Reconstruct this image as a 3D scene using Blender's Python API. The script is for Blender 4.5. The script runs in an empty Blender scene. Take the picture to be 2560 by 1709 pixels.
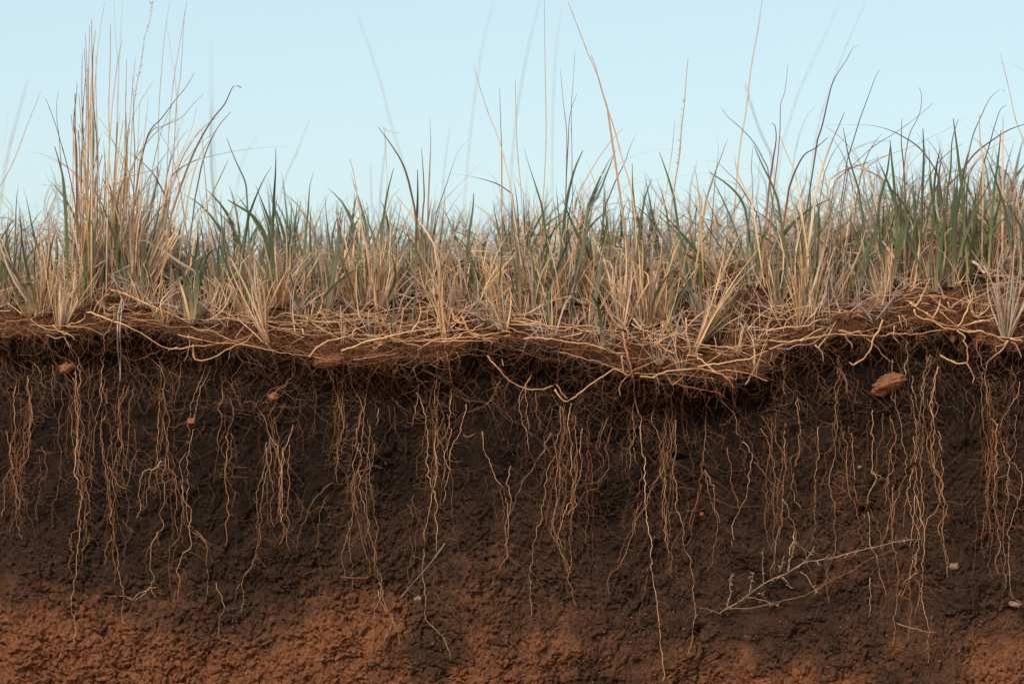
import bpy, math, random
import numpy as np
from mathutils import Matrix, Vector

random.seed(7)
RNG = np.random.default_rng(11)
scene = bpy.context.scene
COL = scene.collection

# ------------------------------------------------------------------ camera, sky, sun, exposure
LENS = 85.0
FRAME_W = 1.6                       # metres of bank seen across the frame
DIST = FRAME_W * LENS / 36.0
K = FRAME_W / 2560.0                # metres on the bank for a photograph pixel
cam_data = bpy.data.cameras.new('camera')
cam_data.lens = LENS
cam_data.sensor_width = 36.0
cam_data.clip_start = 0.05
cam_data.clip_end = 2000.0
cam_data.dof.use_dof = True
cam_data.dof.focus_distance = DIST
cam_data.dof.aperture_fstop = 2.8
cam = bpy.data.objects.new('camera', cam_data)
COL.objects.link(cam)
cam.location = (0, -DIST, 0)
cam.rotation_euler = (math.radians(90), 0, 0)
scene.camera = cam

SUN_ELEV, SUN_AZ = 47.0, 214.0      # azimuth clockwise from +Y (north); behind the camera, a little to the left
world = bpy.data.worlds.new('World')
scene.world = world
world.use_nodes = True
wn, wl = world.node_tree.nodes, world.node_tree.links
wn.clear()
w_out = wn.new('ShaderNodeOutputWorld')
w_bg = wn.new('ShaderNodeBackground')
w_sky = wn.new('ShaderNodeTexSky')
w_sky.sky_type = 'NISHITA'
w_sky.sun_disc = False
w_sky.sun_elevation = math.radians(SUN_ELEV)
w_sky.sun_rotation = math.radians(SUN_AZ)
w_sky.air_density = 1.0
w_sky.dust_density = 1.0
w_sky.ozone_density = 3.0
w_bg.inputs['Strength'].default_value = 0.098
w_mix = wn.new('ShaderNodeMix')         # thin bright overcast veiling the blue
w_mix.data_type = 'RGBA'
w_mix.inputs[0].default_value = 0.62
w_mix.inputs[7].default_value = (4.8, 6.1, 6.25, 1)
wl.new(w_sky.outputs[0], w_mix.inputs[6])
wl.new(w_mix.outputs[2], w_bg.inputs['Color'])
wl.new(w_bg.outputs[0], w_out.inputs['Surface'])

sun_data = bpy.data.lights.new('sun', 'SUN')
sun_data.energy = 2.7
sun_data.angle = math.radians(18)
sun_data.color = (1.0, 0.88, 0.74)
sun = bpy.data.objects.new('sun', sun_data)
COL.objects.link(sun)
az, el = math.radians(SUN_AZ), math.radians(SUN_ELEV)
to_sun = Vector((math.sin(az) * math.cos(el), math.cos(az) * math.cos(el), math.sin(el)))
sun.rotation_euler = to_sun.to_track_quat('Z', 'Y').to_euler()
sun.location = to_sun * 20

scene.view_settings.view_transform = 'Standard'
scene.view_settings.look = 'None'
scene.view_settings.exposure = 0.6
scene.view_settings.gamma = 1.0
scene.view_settings.use_curve_mapping = False


# ------------------------------------------------------------------ noise
def _hash(ix, iy, seed):
    h = (ix.astype(np.int64) * 374761393 + iy.astype(np.int64) * 668265263 + seed * 974634777) & 0xFFFFFFFF
    h = ((h ^ (h >> 13)) * 1274126177) & 0xFFFFFFFF
    h = h ^ (h >> 16)
    h = (h * 2246822519) & 0xFFFFFFFF
    h = h ^ (h >> 15)
    return (h & 0xFFFFFF) / float(0xFFFFFF)


def vnoise(x, y, seed=0):
    x = np.asarray(x, float); y = np.asarray(y, float)
    ix, iy = np.floor(x), np.floor(y)
    fx, fy = x - ix, y - iy
    fx = fx * fx * fx * (fx * (fx * 6 - 15) + 10); fy = fy * fy * fy * (fy * (fy * 6 - 15) + 10)
    a, b = _hash(ix, iy, seed), _hash(ix + 1, iy, seed)
    c, d = _hash(ix, iy + 1, seed), _hash(ix + 1, iy + 1, seed)
    return ((a * (1 - fx) + b * fx) * (1 - fy) + (c * (1 - fx) + d * fx) * fy) * 2 - 1


def fbm(x, y, octaves=4, seed=0, gain=0.5):
    s, a, t = 0.0, 1.0, 0.0
    ca, sa = math.cos(0.6), math.sin(0.6)
    for o in range(octaves):
        s = s + a * vnoise(x, y, seed + o * 17); t += a; a *= gain
        x, y = (x * ca - y * sa) * 2.03 + 3.1, (x * sa + y * ca) * 2.03 + 1.7
    return s / t


def voronoi(x, y, seed=0):
    """F1, F2 and a random value of the nearest cell."""
    ix, iy = np.floor(x), np.floor(y)
    f1 = np.full(x.shape, 9.0); f2 = np.full(x.shape, 9.0); rv = np.zeros(x.shape)
    for dx in (-1, 0, 1):
        for dy in (-1, 0, 1):
            cx, cy = ix + dx, iy + dy
            px = cx + _hash(cx, cy, seed); py = cy + _hash(cx, cy, seed + 91)
            d = np.sqrt((px - x) ** 2 + (py - y) ** 2)
            near = d < f1
            f2 = np.where(near, f1, np.minimum(f2, d))
            rv = np.where(near, _hash(cx, cy, seed + 33), rv)
            f1 = np.where(near, d, f1)
    return f1, f2, rv


def sstep(a, b, v):
    t = np.clip((v - a) / (b - a), 0, 1)
    return t * t * (3 - 2 * t)


# ------------------------------------------------------------------ the shape of the bank (x across, z up, y away from the camera)
def zpx(v): return (854.5 - np.asarray(v, float)) * K
def xpx(v): return (np.asarray(v, float) - 1280.0) * K

LIP = np.array([(-400, 835), (0, 832), (150, 826), (330, 818), (480, 850), (650, 862), (870, 905), (1080, 900), (1250, 855), (1330, 872),
                (1460, 900), (1580, 925), (1750, 945), (1890, 935), (1960, 865), (2080, 850), (2200, 825), (2330, 800), (2450, 850),
                (2560, 858), (2900, 850)], float)
CREST = np.array([(-400, 700), (0, 716), (150, 722), (260, 706), (400, 712), (540, 700), (700, 690), (900, 676), (1100, 668), (1300, 672),
                  (1500, 690), (1700, 682), (1860, 668), (2000, 672), (2200, 650), (2400, 632), (2560, 628), (2900, 640)], float)
# how dark-loose soil is undercut beneath the lip
CUT = np.array([(-400, .03), (0, .026), (300, .032), (600, .03), (900, .036), (1150, .03), (1450, .038), (1750, .048), (1900, .036), (2050, .026), (2300, .02), (2560, .022), (2900, .026)], float)


def lip_z(x): return zpx(np.interp(x / K + 1280, LIP[:, 0], LIP[:, 1])) + 0.016 * fbm(np.asarray(x) * 16, np.asarray(x) * 0 + 5, 4, 3, 0.6)
def crest_z(x): return zpx(np.interp(x / K + 1280, CREST[:, 0], CREST[:, 1])) + 0.008 * fbm(np.asarray(x) * 9, np.asarray(x) * 0 + 2, 3, 4)


def macro(x, z):
    """Depth y of the bank face at (x, z), without the crumbs."""
    x = np.asarray(x, float); z = np.asarray(z, float)
    lz, cz = lip_z(x), crest_z(x)
    t = np.clip((z - lz) / (cz - lz), -0.0, 1.3)
    up = -0.035 + 0.125 * t ** 1.15
    d = np.maximum(lz - z, 0)
    cut = np.interp(x / K + 1280, CUT[:, 0], CUT[:, 1]) * (1 + 0.35 * fbm(x * 7, z * 3, 2, 8))
    down = -0.035 + cut * sstep(0.0, 0.06, d) - np.maximum(d - 0.05, 0) * 0.17 - 0.10 * np.maximum(d - 0.62, 0)
    y = np.where(z > lz, up, down)
    y = y + 0.022 * fbm(x * 3.1, z * 3.1, 3, 20) + 0.010 * fbm(x * 13, z * 13, 3, 41)
    hx, hz = xpx(2155), zpx(1270)
    y = y + 0.03 * np.exp(-(((x - hx) / 0.007) ** 2 + ((z - hz) / 0.006) ** 2))
    hx, hz = xpx(1742), zpx(1572)
    y = y + 0.015 * np.exp(-(((x - hx) / 0.006) ** 2 + ((z - hz) / 0.006) ** 2))
    return y


def ground_z(x, y):
    """Height of the bank top behind the crest."""
    x = np.asarray(x, float); y = np.asarray(y, float)
    px = x / K + 1280
    hump = 0.075 * sstep(1700, 2350, px) * np.exp(-((y - 0.55) / 0.35) ** 2) + 0.05 * np.exp(-((px - 330) / 130) ** 2) * np.exp(-((y - 0.3) / 0.2) ** 2)
    far = sstep(0.8, 4.0, y)
    return crest_z(x) * (1 - far) + 0.10 * far + hump + 0.01 * fbm(x * 6, y * 6, 3, 50) * (1 - far) + 0.008


def on_frame(sx, sy, y):
    s = (DIST + y) / DIST
    return np.array([(sx - 1280.0) * K * s, y, (854.5 - sy) * K * s])


def on_bank(sx, sy, off=0.004):
    """Point of the bank face behind a photograph position, lifted off it by OFF metres."""
    y = 0.0
    for _ in range(4):
        s = (DIST + y) / DIST
        x, z = (sx - 1280.0) * K * s, (854.5 - sy) * K * s
        y = float(macro(x, z)) - off
    return np.array([x, y, z])


def on_bank_many(pts, off):
    sx, sy = pts[:, 0], pts[:, 1]
    y = np.zeros(len(pts))
    for _ in range(4):
        s = (DIST + y) / DIST
        x, z = (sx - 1280.0) * K * s, (854.5 - sy) * K * s
        y = macro(x, z) - off
    return np.stack([x, y, z], 1)


# ------------------------------------------------------------------ materials
def new_mat(name):
    m = bpy.data.materials.new(name)
    m.use_nodes = True
    nt = m.node_tree
    nt.nodes.clear()
    return m, nt.nodes, nt.links


def ramp(nodes, stops, interp='LINEAR'):
    r = nodes.new('ShaderNodeValToRGB')
    r.color_ramp.interpolation = interp
    el = r.color_ramp.elements
    while len(el) < len(stops): el.new(0.5)
    for e, (p, c) in zip(el, stops):
        e.position = p
        e.color = (*c, 1) if len(c) == 3 else c
    return r


def noise(nodes, links, coord, scale, detail=4, rough=0.55):
    n = nodes.new('ShaderNodeTexNoise')
    n.inputs['Scale'].default_value = scale
    n.inputs['Detail'].default_value = detail
    n.inputs['Roughness'].default_value = rough
    if coord is not None: links.new(coord, n.inputs['Vector'])
    return n


def math_node(nodes, links, op, a, b):
    n = nodes.new('ShaderNodeMath'); n.operation = op
    for i, v in enumerate((a, b)):
        if isinstance(v, (int, float)): n.inputs[i].default_value = v
        else: links.new(v, n.inputs[i])
    return n.outputs[0]


def mix_col(nodes, links, fac, a, b, mode='MIX'):
    n = nodes.new('ShaderNodeMix'); n.data_type = 'RGBA'; n.blend_type = mode
    for i, v in ((0, fac), (6, a), (7, b)):
        if isinstance(v, (int, float)): n.inputs[i].default_value = v
        elif isinstance(v, tuple): n.inputs[i].default_value = (*v, 1)
        else: links.new(v, n.inputs[i])
    return n.outputs[2]


HUMUS = (0.0205, 0.0110, 0.0075)
BROWN = (0.078, 0.039, 0.0230)
RED = (0.300, 0.116, 0.053)
TOPSOIL = (0.115, 0.043, 0.019)


def soil_material():
    m, n, l = new_mat('soil')
    out = n.new('ShaderNodeOutputMaterial'); b = n.new('ShaderNodeBsdfPrincipled')
    tc = n.new('ShaderNodeTexCoord'); co = tc.outputs['Object']
    sub = n.new('ShaderNodeAttribute'); sub.attribute_name = 'subsoil'
    top = n.new('ShaderNodeAttribute'); top.attribute_name = 'topsoil'
    n1 = noise(n, l, co, 26, 6, 0.65); n2 = noise(n, l, co, 120, 5, 0.7)
    # subsoil share, broken up by noise
    v = math_node(n, l, 'ADD', sub.outputs['Fac'], math_node(n, l, 'MULTIPLY', math_node(n, l, 'SUBTRACT', n1.outputs['Fac'], 0.5), 0.85))
    v = math_node(n, l, 'ADD', v, math_node(n, l, 'MULTIPLY', math_node(n, l, 'SUBTRACT', n2.outputs['Fac'], 0.5), 0.35))
    cr = ramp(n, [(0.0, HUMUS), (0.22, (0.046, 0.0232, 0.0142)), (0.50, BROWN), (0.70, (0.145, 0.064, 0.034)), (0.90, RED)])
    l.new(v, cr.inputs[0])
    tv = math_node(n, l, 'ADD', top.outputs['Fac'], math_node(n, l, 'MULTIPLY', math_node(n, l, 'SUBTRACT', n1.outputs['Fac'], 0.5), 0.9))
    tr = ramp(n, [(0.25, (0, 0, 0)), (0.75, (1, 1, 1))]); l.new(tv, tr.inputs[0])
    c = mix_col(n, l, tr.outputs[0], cr.outputs[0], TOPSOIL)
    # grain: pale and dark crumbs
    n3 = noise(n, l, co, 360, 5, 0.8)
    gr = ramp(n, [(0.30, (0.30, 0.29, 0.28)), (0.50, (1, 1, 1)), (0.70, (1.9, 1.72, 1.6))]); l.new(n3.outputs['Fac'], gr.inputs[0])
    c = mix_col(n, l, 1.0, c, gr.outputs[0], 'MULTIPLY')
    # ochre specks
    vo = n.new('ShaderNodeTexVoronoi'); vo.inputs['Scale'].default_value = 95; l.new(co, vo.inputs['Vector'])
    sp = ramp(n, [(0.06, (1, 1, 1)), (0.16, (0, 0, 0))]); l.new(vo.outputs['Distance'], sp.inputs[0])
    n4 = noise(n, l, co, 9, 3)
    sm = ramp(n, [(0.54, (0, 0, 0)), (0.68, (1, 1, 1))]); l.new(n4.outputs['Fac'], sm.inputs[0])
    fac = math_node(n, l, 'MULTIPLY', math_node(n, l, 'MULTIPLY', sp.outputs[0], sm.outputs[0]), 0.55)
    c = mix_col(n, l, fac, c, (0.24, 0.115, 0.05))
    l.new(c, b.inputs['Base Color'])
    b.inputs['Roughness'].default_value = 0.95
    b.inputs['Specular IOR Level'].default_value = 0.15
    h = math_node(n, l, 'ADD', math_node(n, l, 'MULTIPLY', n2.outputs['Fac'], 1.0), math_node(n, l, 'MULTIPLY', n3.outputs['Fac'], 0.9))
    bp = n.new('ShaderNodeBump'); bp.inputs['Strength'].default_value = 1.0; bp.inputs['Distance'].default_value = 0.007
    l.new(h, bp.inputs['Height']); l.new(bp.outputs[0], b.inputs['Normal'])
    l.new(b.outputs[0], out.inputs[0])
    return m


def leaf_material(name, stops, translucent=0.3, spread=0.25, spot=None):
    """Colour along the blade (Generated Z), varied from blade to blade."""
    m, n, l = new_mat(name)
    out = n.new('ShaderNodeOutputMaterial')
    tc = n.new('ShaderNodeTexCoord'); oi = n.new('ShaderNodeObjectInfo')
    sep = n.new('ShaderNodeSeparateXYZ'); l.new(tc.outputs['Generated'], sep.inputs[0])
    ns = noise(n, l, tc.outputs['Object'], 60, 3)
    zz = math_node(n, l, 'ADD', sep.outputs[2], math_node(n, l, 'MULTIPLY', math_node(n, l, 'SUBTRACT', ns.outputs['Fac'], 0.5), 0.25))
    zz = math_node(n, l, 'ADD', zz, math_node(n, l, 'MULTIPLY', math_node(n, l, 'SUBTRACT', oi.outputs['Random'], 0.5), 0.2))
    cr = ramp(n, stops); l.new(zz, cr.inputs[0])
    hs = n.new('ShaderNodeHueSaturation')
    r2 = math_node(n, l, 'FRACT', math_node(n, l, 'MULTIPLY', oi.outputs['Random'], 37.3), 0)
    r3 = math_node(n, l, 'FRACT', math_node(n, l, 'MULTIPLY', oi.outputs['Random'], 113.7), 0)
    l.new(math_node(n, l, 'ADD', 0.485, math_node(n, l, 'MULTIPLY', r2, 0.03)), hs.inputs['Hue'])
    l.new(math_node(n, l, 'ADD', 0.75, math_node(n, l, 'MULTIPLY', r3, 0.4)), hs.inputs['Saturation'])
    l.new(math_node(n, l, 'ADD', 1 - spread, math_node(n, l, 'MULTIPLY', oi.outputs['Random'], spread * 2)), hs.inputs['Value'])
    l.new(cr.outputs[0], hs.inputs['Color'])
    c = hs.outputs[0]
    st = noise(n, l, tc.outputs['Object'], 900, 2)
    sr = ramp(n, [(0.35, (0.82, 0.80, 0.77)), (0.6, (1.06, 1.06, 1.06))]); l.new(st.outputs['Fac'], sr.inputs[0])
    c = mix_col(n, l, 1.0, c, sr.outputs[0], 'MULTIPLY')
    b = n.new('ShaderNodeBsdfPrincipled'); l.new(c, b.inputs['Base Color'])
    b.inputs['Roughness'].default_value = 0.6; b.inputs['Specular IOR Level'].default_value = 0.25
    t = n.new('ShaderNodeBsdfTranslucent'); l.new(c, t.inputs['Color'])
    mx = n.new('ShaderNodeMixShader'); mx.inputs[0].default_value = translucent
    l.new(b.outputs[0], mx.inputs[1]); l.new(t.outputs[0], mx.inputs[2]); l.new(mx.outputs[0], out.inputs[0])
    return m


def root_material(name, c1, c2, spread=0.2, bump=0.4):
    m, n, l = new_mat(name)
    out = n.new('ShaderNodeOutputMaterial'); b = n.new('ShaderNodeBsdfPrincipled')
    tc = n.new('ShaderNodeTexCoord'); oi = n.new('ShaderNodeObjectInfo')
    ns = noise(n, l, tc.outputs['Object'], 45, 5, 0.65)
    cr = ramp(n, [(0.34, c1), (0.62, c2)]); l.new(ns.outputs['Fac'], cr.inputs[0])
    hs = n.new('ShaderNodeHueSaturation')
    l.new(math_node(n, l, 'ADD', 1 - spread, math_node(n, l, 'MULTIPLY', oi.outputs['Random'], spread * 2)), hs.inputs['Value'])
    l.new(cr.outputs[0], hs.inputs['Color']); l.new(hs.outputs[0], b.inputs['Base Color'])
    b.inputs['Roughness'].default_value = 0.75; b.inputs['Specular IOR Level'].default_value = 0.2
    n2 = noise(n, l, tc.outputs['Object'], 700, 3)
    bp = n.new('ShaderNodeBump'); bp.inputs['Strength'].default_value = bump; bp.inputs['Distance'].default_value = 0.001
    l.new(n2.outputs['Fac'], bp.inputs['Height']); l.new(bp.outputs[0], b.inputs['Normal'])
    l.new(b.outputs[0], out.inputs[0])
    return m


M = {}
M['soil'] = soil_material()
M['green'] = leaf_material('green_blade', [(0.0, (0.46, 0.33, 0.18)), (0.2, (0.25, 0.235, 0.115)), (0.42, (0.158, 0.182, 0.092)), (0.8, (0.118, 0.150, 0.078)), (0.95, (0.15, 0.14, 0.075)), (1.0, (0.28, 0.17, 0.08))], 0.32)
M['grey_green'] = leaf_material('grey_green_blade', [(0.0, (0.42, 0.32, 0.20)), (0.28, (0.25, 0.255, 0.16)), (0.9, (0.165, 0.195, 0.135)), (1.0, (0.24, 0.17, 0.10))], 0.32)
M['straw'] = leaf_material('straw_blade', [(0.0, (0.46, 0.25, 0.115)), (0.3, (0.76, 0.495, 0.265)), (0.8, (0.74, 0.495, 0.285)), (1.0, (0.50, 0.31, 0.17))], 0.22, 0.28)
M['grey'] = leaf_material('weathered_blade', [(0.0, (0.38, 0.25, 0.155)), (0.4, (0.54, 0.405, 0.30)), (1.0, (0.40, 0.30, 0.23))], 0.18, 0.3)
M['brown'] = leaf_material('brown_blade', [(0.0, (0.36, 0.22, 0.115)), (0.45, (0.27, 0.145, 0.075)), (1.0, (0.13, 0.062, 0.038))], 0.2, 0.25)
M['pale'] = root_material('pale_root', (0.36, 0.165, 0.078), (0.62, 0.37, 0.215), 0.32)
M['runner'] = root_material('runner_root', (0.40, 0.19, 0.085), (0.62, 0.37, 0.195), 0.25)
M['tan'] = root_material('tan_root', (0.26, 0.105, 0.045), (0.42, 0.20, 0.095), 0.3)
M['dim'] = root_material('dim_root', (0.13, 0.060, 0.030), (0.25, 0.13, 0.066))
M['rust'] = root_material('rust_root', (0.15, 0.045, 0.022), (0.27, 0.088, 0.042))
M['ash'] = root_material('ash_stem', (0.22, 0.17, 0.14), (0.38, 0.31, 0.26))
M['slate'] = root_material('slate_twig', (0.13, 0.095, 0.085), (0.25, 0.19, 0.17))
M['bark'] = root_material('pale_bark', (0.34, 0.25, 0.18), (0.60, 0.47, 0.36), 0.05, 1.0)
M['twig'] = root_material('twig_bark', (0.22, 0.125, 0.075), (0.40, 0.255, 0.165), 0.1, 0.8)
M['clod'] = root_material('red_clod', (0.155, 0.057, 0.025), (0.28, 0.110, 0.050), 0.1, 1.0)
M['pebble'] = root_material('pebble', (0.16, 0.085, 0.055), (0.28, 0.175, 0.12), 0.1, 0.6)


# ------------------------------------------------------------------ mesh helpers
class MB:
    """Collects tubes and ribbons, then links them as ONE mesh object."""
    def __init__(s): s.v, s.f, s.n = [], [], 0

    def add(s, v, f):
        s.v.append(np.asarray(v, float)); s.f.extend([tuple(i + s.n for i in q) for q in f]); s.n += len(v)

    def tube(s, p, r, sides=5, cap=True):
        p = np.asarray(p, float); n = len(p)
        r = np.broadcast_to(np.asarray(r, float), (n,))
        t = np.gradient(p, axis=0)
        t /= np.linalg.norm(t, axis=1)[:, None] + 1e-12
        ref = np.where(np.abs(t[:, 1:2]) > 0.9, np.array([[1.0, 0, 0]]), np.array([[0, 1.0, 0.02]]))
        a = np.cross(t, ref); a /= np.linalg.norm(a, axis=1)[:, None] + 1e-12
        b = np.cross(t, a)
        ang = np.arange(sides) * 2 * math.pi / sides
        ring = p[:, None, :] + r[:, None, None] * (np.cos(ang)[None, :, None] * a[:, None, :] + np.sin(ang)[None, :, None] * b[:, None, :])
        f = [(i * sides + j, i * sides + (j + 1) % sides, (i + 1) * sides + (j + 1) % sides, (i + 1) * sides + j)
             for i in range(n - 1) for j in range(sides)]
        if cap: f += [tuple(range(sides))[::-1], tuple((n - 1) * sides + j for j in range(sides))]
        s.add(ring.reshape(-1, 3), f)

    def ribbon(s, p, w, side):
        """A folded leaf strip: three points across; SIDE is the width direction at each point."""
        p = np.asarray(p, float); n = len(p)
        side = np.asarray(side, float)
        if side.ndim == 1: side = np.repeat(side[None], n, 0)
        t = np.gradient(p, axis=0); t /= np.linalg.norm(t, axis=1)[:, None] + 1e-12
        side = side - (side * t).sum(1)[:, None] * t
        side /= np.linalg.norm(side, axis=1)[:, None] + 1e-12
        nr = np.cross(t, side)
        w = np.broadcast_to(np.asarray(w, float), (n,))[:, None]
        L = p - side * w / 2 + nr * w * 0.16; R = p + side * w / 2 + nr * w * 0.16
        v = np.stack([L, p, R], 1).reshape(-1, 3)
        f = []
        for i in range(n - 1):
            a = i * 3; f += [(a, a + 1, a + 4, a + 3), (a + 1, a + 2, a + 5, a + 4)]
        s.add(v, f)

    def mesh(s, name, mat):
        me = bpy.data.meshes.new(name)
        me.from_pydata(np.concatenate(s.v).tolist(), [], s.f)
        me.polygons.foreach_set('use_smooth', [True] * len(me.polygons))
        me.materials.append(M[mat])
        return me

    def build(s, name, mat, parent=None, origin=None):
        if origin is not None: s.v = [v - np.asarray(origin) for v in s.v]
        o = bpy.data.objects.new(name, s.mesh(name, mat)); COL.objects.link(o)
        if origin is not None: o.location = tuple(origin)
        if parent is not None: o.parent = parent
        return o


def tag(o, label=None, cat=None, group=None, kind=None):
    if label: o['label'] = label
    if cat: o['category'] = cat
    if group: o['group'] = group
    if kind: o['kind'] = kind
    return o


def empty(name, loc):
    o = bpy.data.objects.new(name, None); COL.objects.link(o)
    o.location = tuple(loc); o.empty_display_size = 0.02
    return o


def catmull(pts, step):
    """Smooth path through traced points, resampled about every STEP."""
    p = np.asarray(pts, float)
    if len(p) < 2: return p
    q = np.concatenate([[2 * p[0] - p[1]], p, [2 * p[-1] - p[-2]]])
    out = []
    for i in range(1, len(q) - 2):
        d = np.linalg.norm(q[i + 1] - q[i]); m = max(2, int(d / step))
        t = np.linspace(0, 1, m, endpoint=False)[:, None]
        a, b, c, e = q[i - 1], q[i], q[i + 1], q[i + 2]
        out.append(0.5 * ((2 * b) + (-a + c) * t + (2 * a - 5 * b + 4 * c - e) * t ** 2 + (-a + 3 * b - 3 * c + e) * t ** 3))
    out.append(p[-1:])
    return np.concatenate(out)


def wander(n, amp, period, dims=2):
    """Smooth random offsets, N long, with about PERIOD samples between turns."""
    out = np.zeros((n, dims))
    for a, pr in ((amp, period), (amp * 0.45, period * 0.4)):
        k = max(3, int(n / max(pr, 1.01)) + 2)
        xs = np.linspace(0, n - 1, k)
        for d in range(dims): out[:, d] += np.interp(np.arange(n), xs, RNG.normal(0, a, k))
    return out


# ------------------------------------------------------------------ the bank: one sheet from the foot ground over the face to the far plateau
xin = np.arange(-0.90, 0.9001, 0.0017)
grow = 0.9 + np.cumsum(0.004 * 1.105 ** np.arange(86))
grow = grow[grow < 160]
XS = np.concatenate([-grow[::-1], xin, grow])
FOOT = -1.25
w_fine = np.arange(-0.56, 0.0, 0.0017)
w_low = np.linspace(FOOT, -0.56, 46)[:-1]
SL = 80
ys_back = 0.012 * 1.14 ** np.arange(75)
ys_back = np.cumsum(ys_back); ys_back = ys_back[ys_back < 400]
ys_front = -np.cumsum(0.03 * 1.13 ** np.arange(60)); ys_front = ys_front[ys_front > -300][::-1]

xx = XS[None, :]
near = 1 - sstep(1.2, 3.0, np.abs(xx))
lzr = lip_z(XS); czr = crest_z(XS)
rows = []       # (x, y, z, s-coordinate)
# wall rows go from FOOT to the lip, slope rows from the lip to the crest, as shares of each column's height
wall_t = np.concatenate([w_low, w_fine])
wt = (wall_t - FOOT) / (0.0 - FOOT)
Zw = FOOT + wt[:, None] * (lzr[None, :] - FOOT)
Zs = lzr[None, :] + (np.arange(1, SL + 1) / SL)[:, None] * (czr - lzr)[None, :]
Zf = np.concatenate([Zw, Zs]); Xf = np.repeat(XS[None], len(Zf), 0)
Yf = macro(Xf, Zf)
yc = Yf[-1]
Yb = yc[None, :] + ys_back[:, None]; Xb = np.repeat(XS[None], len(ys_back), 0)
blend = sstep(0, 0.12, ys_back)[:, None]
Zb = ground_z(Xb, Yb) * blend + czr[None] * (1 - blend)
Yfr = Yf[0][None, :] + ys_front[:, None]; Xfr = np.repeat(XS[None], len(ys_front), 0)
Zfr = FOOT + 0.02 * fbm(Xfr * 2, Yfr * 2, 3, 77) * sstep(0, 0.3, -ys_front)[:, None]
X = np.concatenate([Xfr, Xf, Xb]); Y = np.concatenate([Yfr, Yf, Yb]); Z = np.concatenate([Zfr, Zf, Zb])
n0, n1 = len(ys_front), len(ys_front) + len(Zf)
# normals of the smooth sheet, then crumbs along them
def diff(A, ax): return np.gradient(A, axis=ax)
du = np.stack([diff(X, 1), diff(Y, 1), diff(Z, 1)], -1); dv = np.stack([diff(X, 0), diff(Y, 0), diff(Z, 0)], -1)
N = np.cross(du, dv); N /= np.linalg.norm(N, axis=-1)[..., None] + 1e-12
if N[n0 + 100, N.shape[1] // 2, 1] > 0: N = -N
S = Z - 0.8 * Y                          # a coordinate that runs down the sheet
sub0 = 0.92 * (1 - sstep(-0.60, -0.09, Z))
px = X / K + 1280
patch = 0.20 * np.exp(-(((px - 120) / 260) ** 2 + ((Z - zpx(1600)) / 0.07) ** 2)) + 0.28 * np.exp(-(((px - 900) / 110) ** 2 + ((Z - zpx(1560)) / 0.05) ** 2)) \
    + 0.25 * np.exp(-(((px - 2500) / 120) ** 2 + ((Z - zpx(1640)) / 0.05) ** 2)) - 0.35 * np.exp(-(((px - 1080) / 90) ** 2 + ((Z - zpx(1620)) / 0.035) ** 2)) \
    - 0.2 * np.exp(-(((px - 2000) / 250) ** 2 + ((Z - zpx(1520)) / 0.06) ** 2)) - 0.3 * np.exp(-(((px - 2230) / 110) ** 2 + ((Z - zpx(1690)) / 0.04) ** 2)) \
    - 0.25 * np.exp(-(((px - 1850) / 230) ** 2 + ((Z - zpx(1600)) / 0.06) ** 2)) - 0.15 * np.exp(-(((px - 600) / 90) ** 2 + ((Z - zpx(1520)) / 0.05) ** 2)) \
    - 0.3 * np.exp(-(((px - 1480) / 120) ** 2 + ((Z - zpx(1700)) / 0.03) ** 2))
sub = np.clip(sub0 + patch + 0.30 * fbm(X * 5.5, S * 7, 4, 60), 0, 1)
top = sstep(0.0, 0.035, Z - lip_z(X) + 0.018 + 0.02 * fbm(X * 12, S * 12, 3, 61))
top = np.where(np.arange(len(X))[:, None] < n0, 0, top)
warpx, warpy = 0.25 * fbm(X * 60, S * 60, 2, 5), 0.25 * fbm(X * 60, S * 60, 2, 6)
inview = near * np.where((Z > -0.7) & (Y < 0.6), 1.0, 0.3)
disp = 0.0026 * fbm(X * 110, S * 110, 3, 30, 0.75) + 0.0012 * vnoise(X * 260 + 3, S * 260, 36) + 0.0045 * fbm(X * 42, S * 42, 3, 31)
amp = 0.35 + 0.65 * sub
f1, f2, rv = voronoi(X * 58 + warpx * 2, S * 66 + warpy * 2, 1)
disp = disp + amp * (0.0050 * (rv - 0.5) - 0.0070 * np.exp(-((f2 - f1) / 0.055) ** 2) * (vnoise(X * 20, S * 20, 9) > -0.15))
f1, f2, rv = voronoi(X * 215 + warpx * 6, S * 225 + warpy * 6, 7)
disp = disp + 0.0018 * (rv - 0.5) - 0.0014 * np.exp(-((f2 - f1) / 0.12) ** 2)
f1, f2, rv = voronoi(X * 125 + warpx * 4, S * 140 + warpy * 4, 2)
disp = disp + (0.7 + 0.3 * sub) * (0.0026 * (rv - 0.5) - 0.0034 * np.exp(-((f2 - f1) / 0.08) ** 2) * (vnoise(X * 33, S * 33, 19) > -0.2))
disp = disp * inview
X = X + N[..., 0] * disp; Y = Y + N[..., 1] * disp; Z = Z + N[..., 2] * disp
DISP_Y = Y


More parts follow.
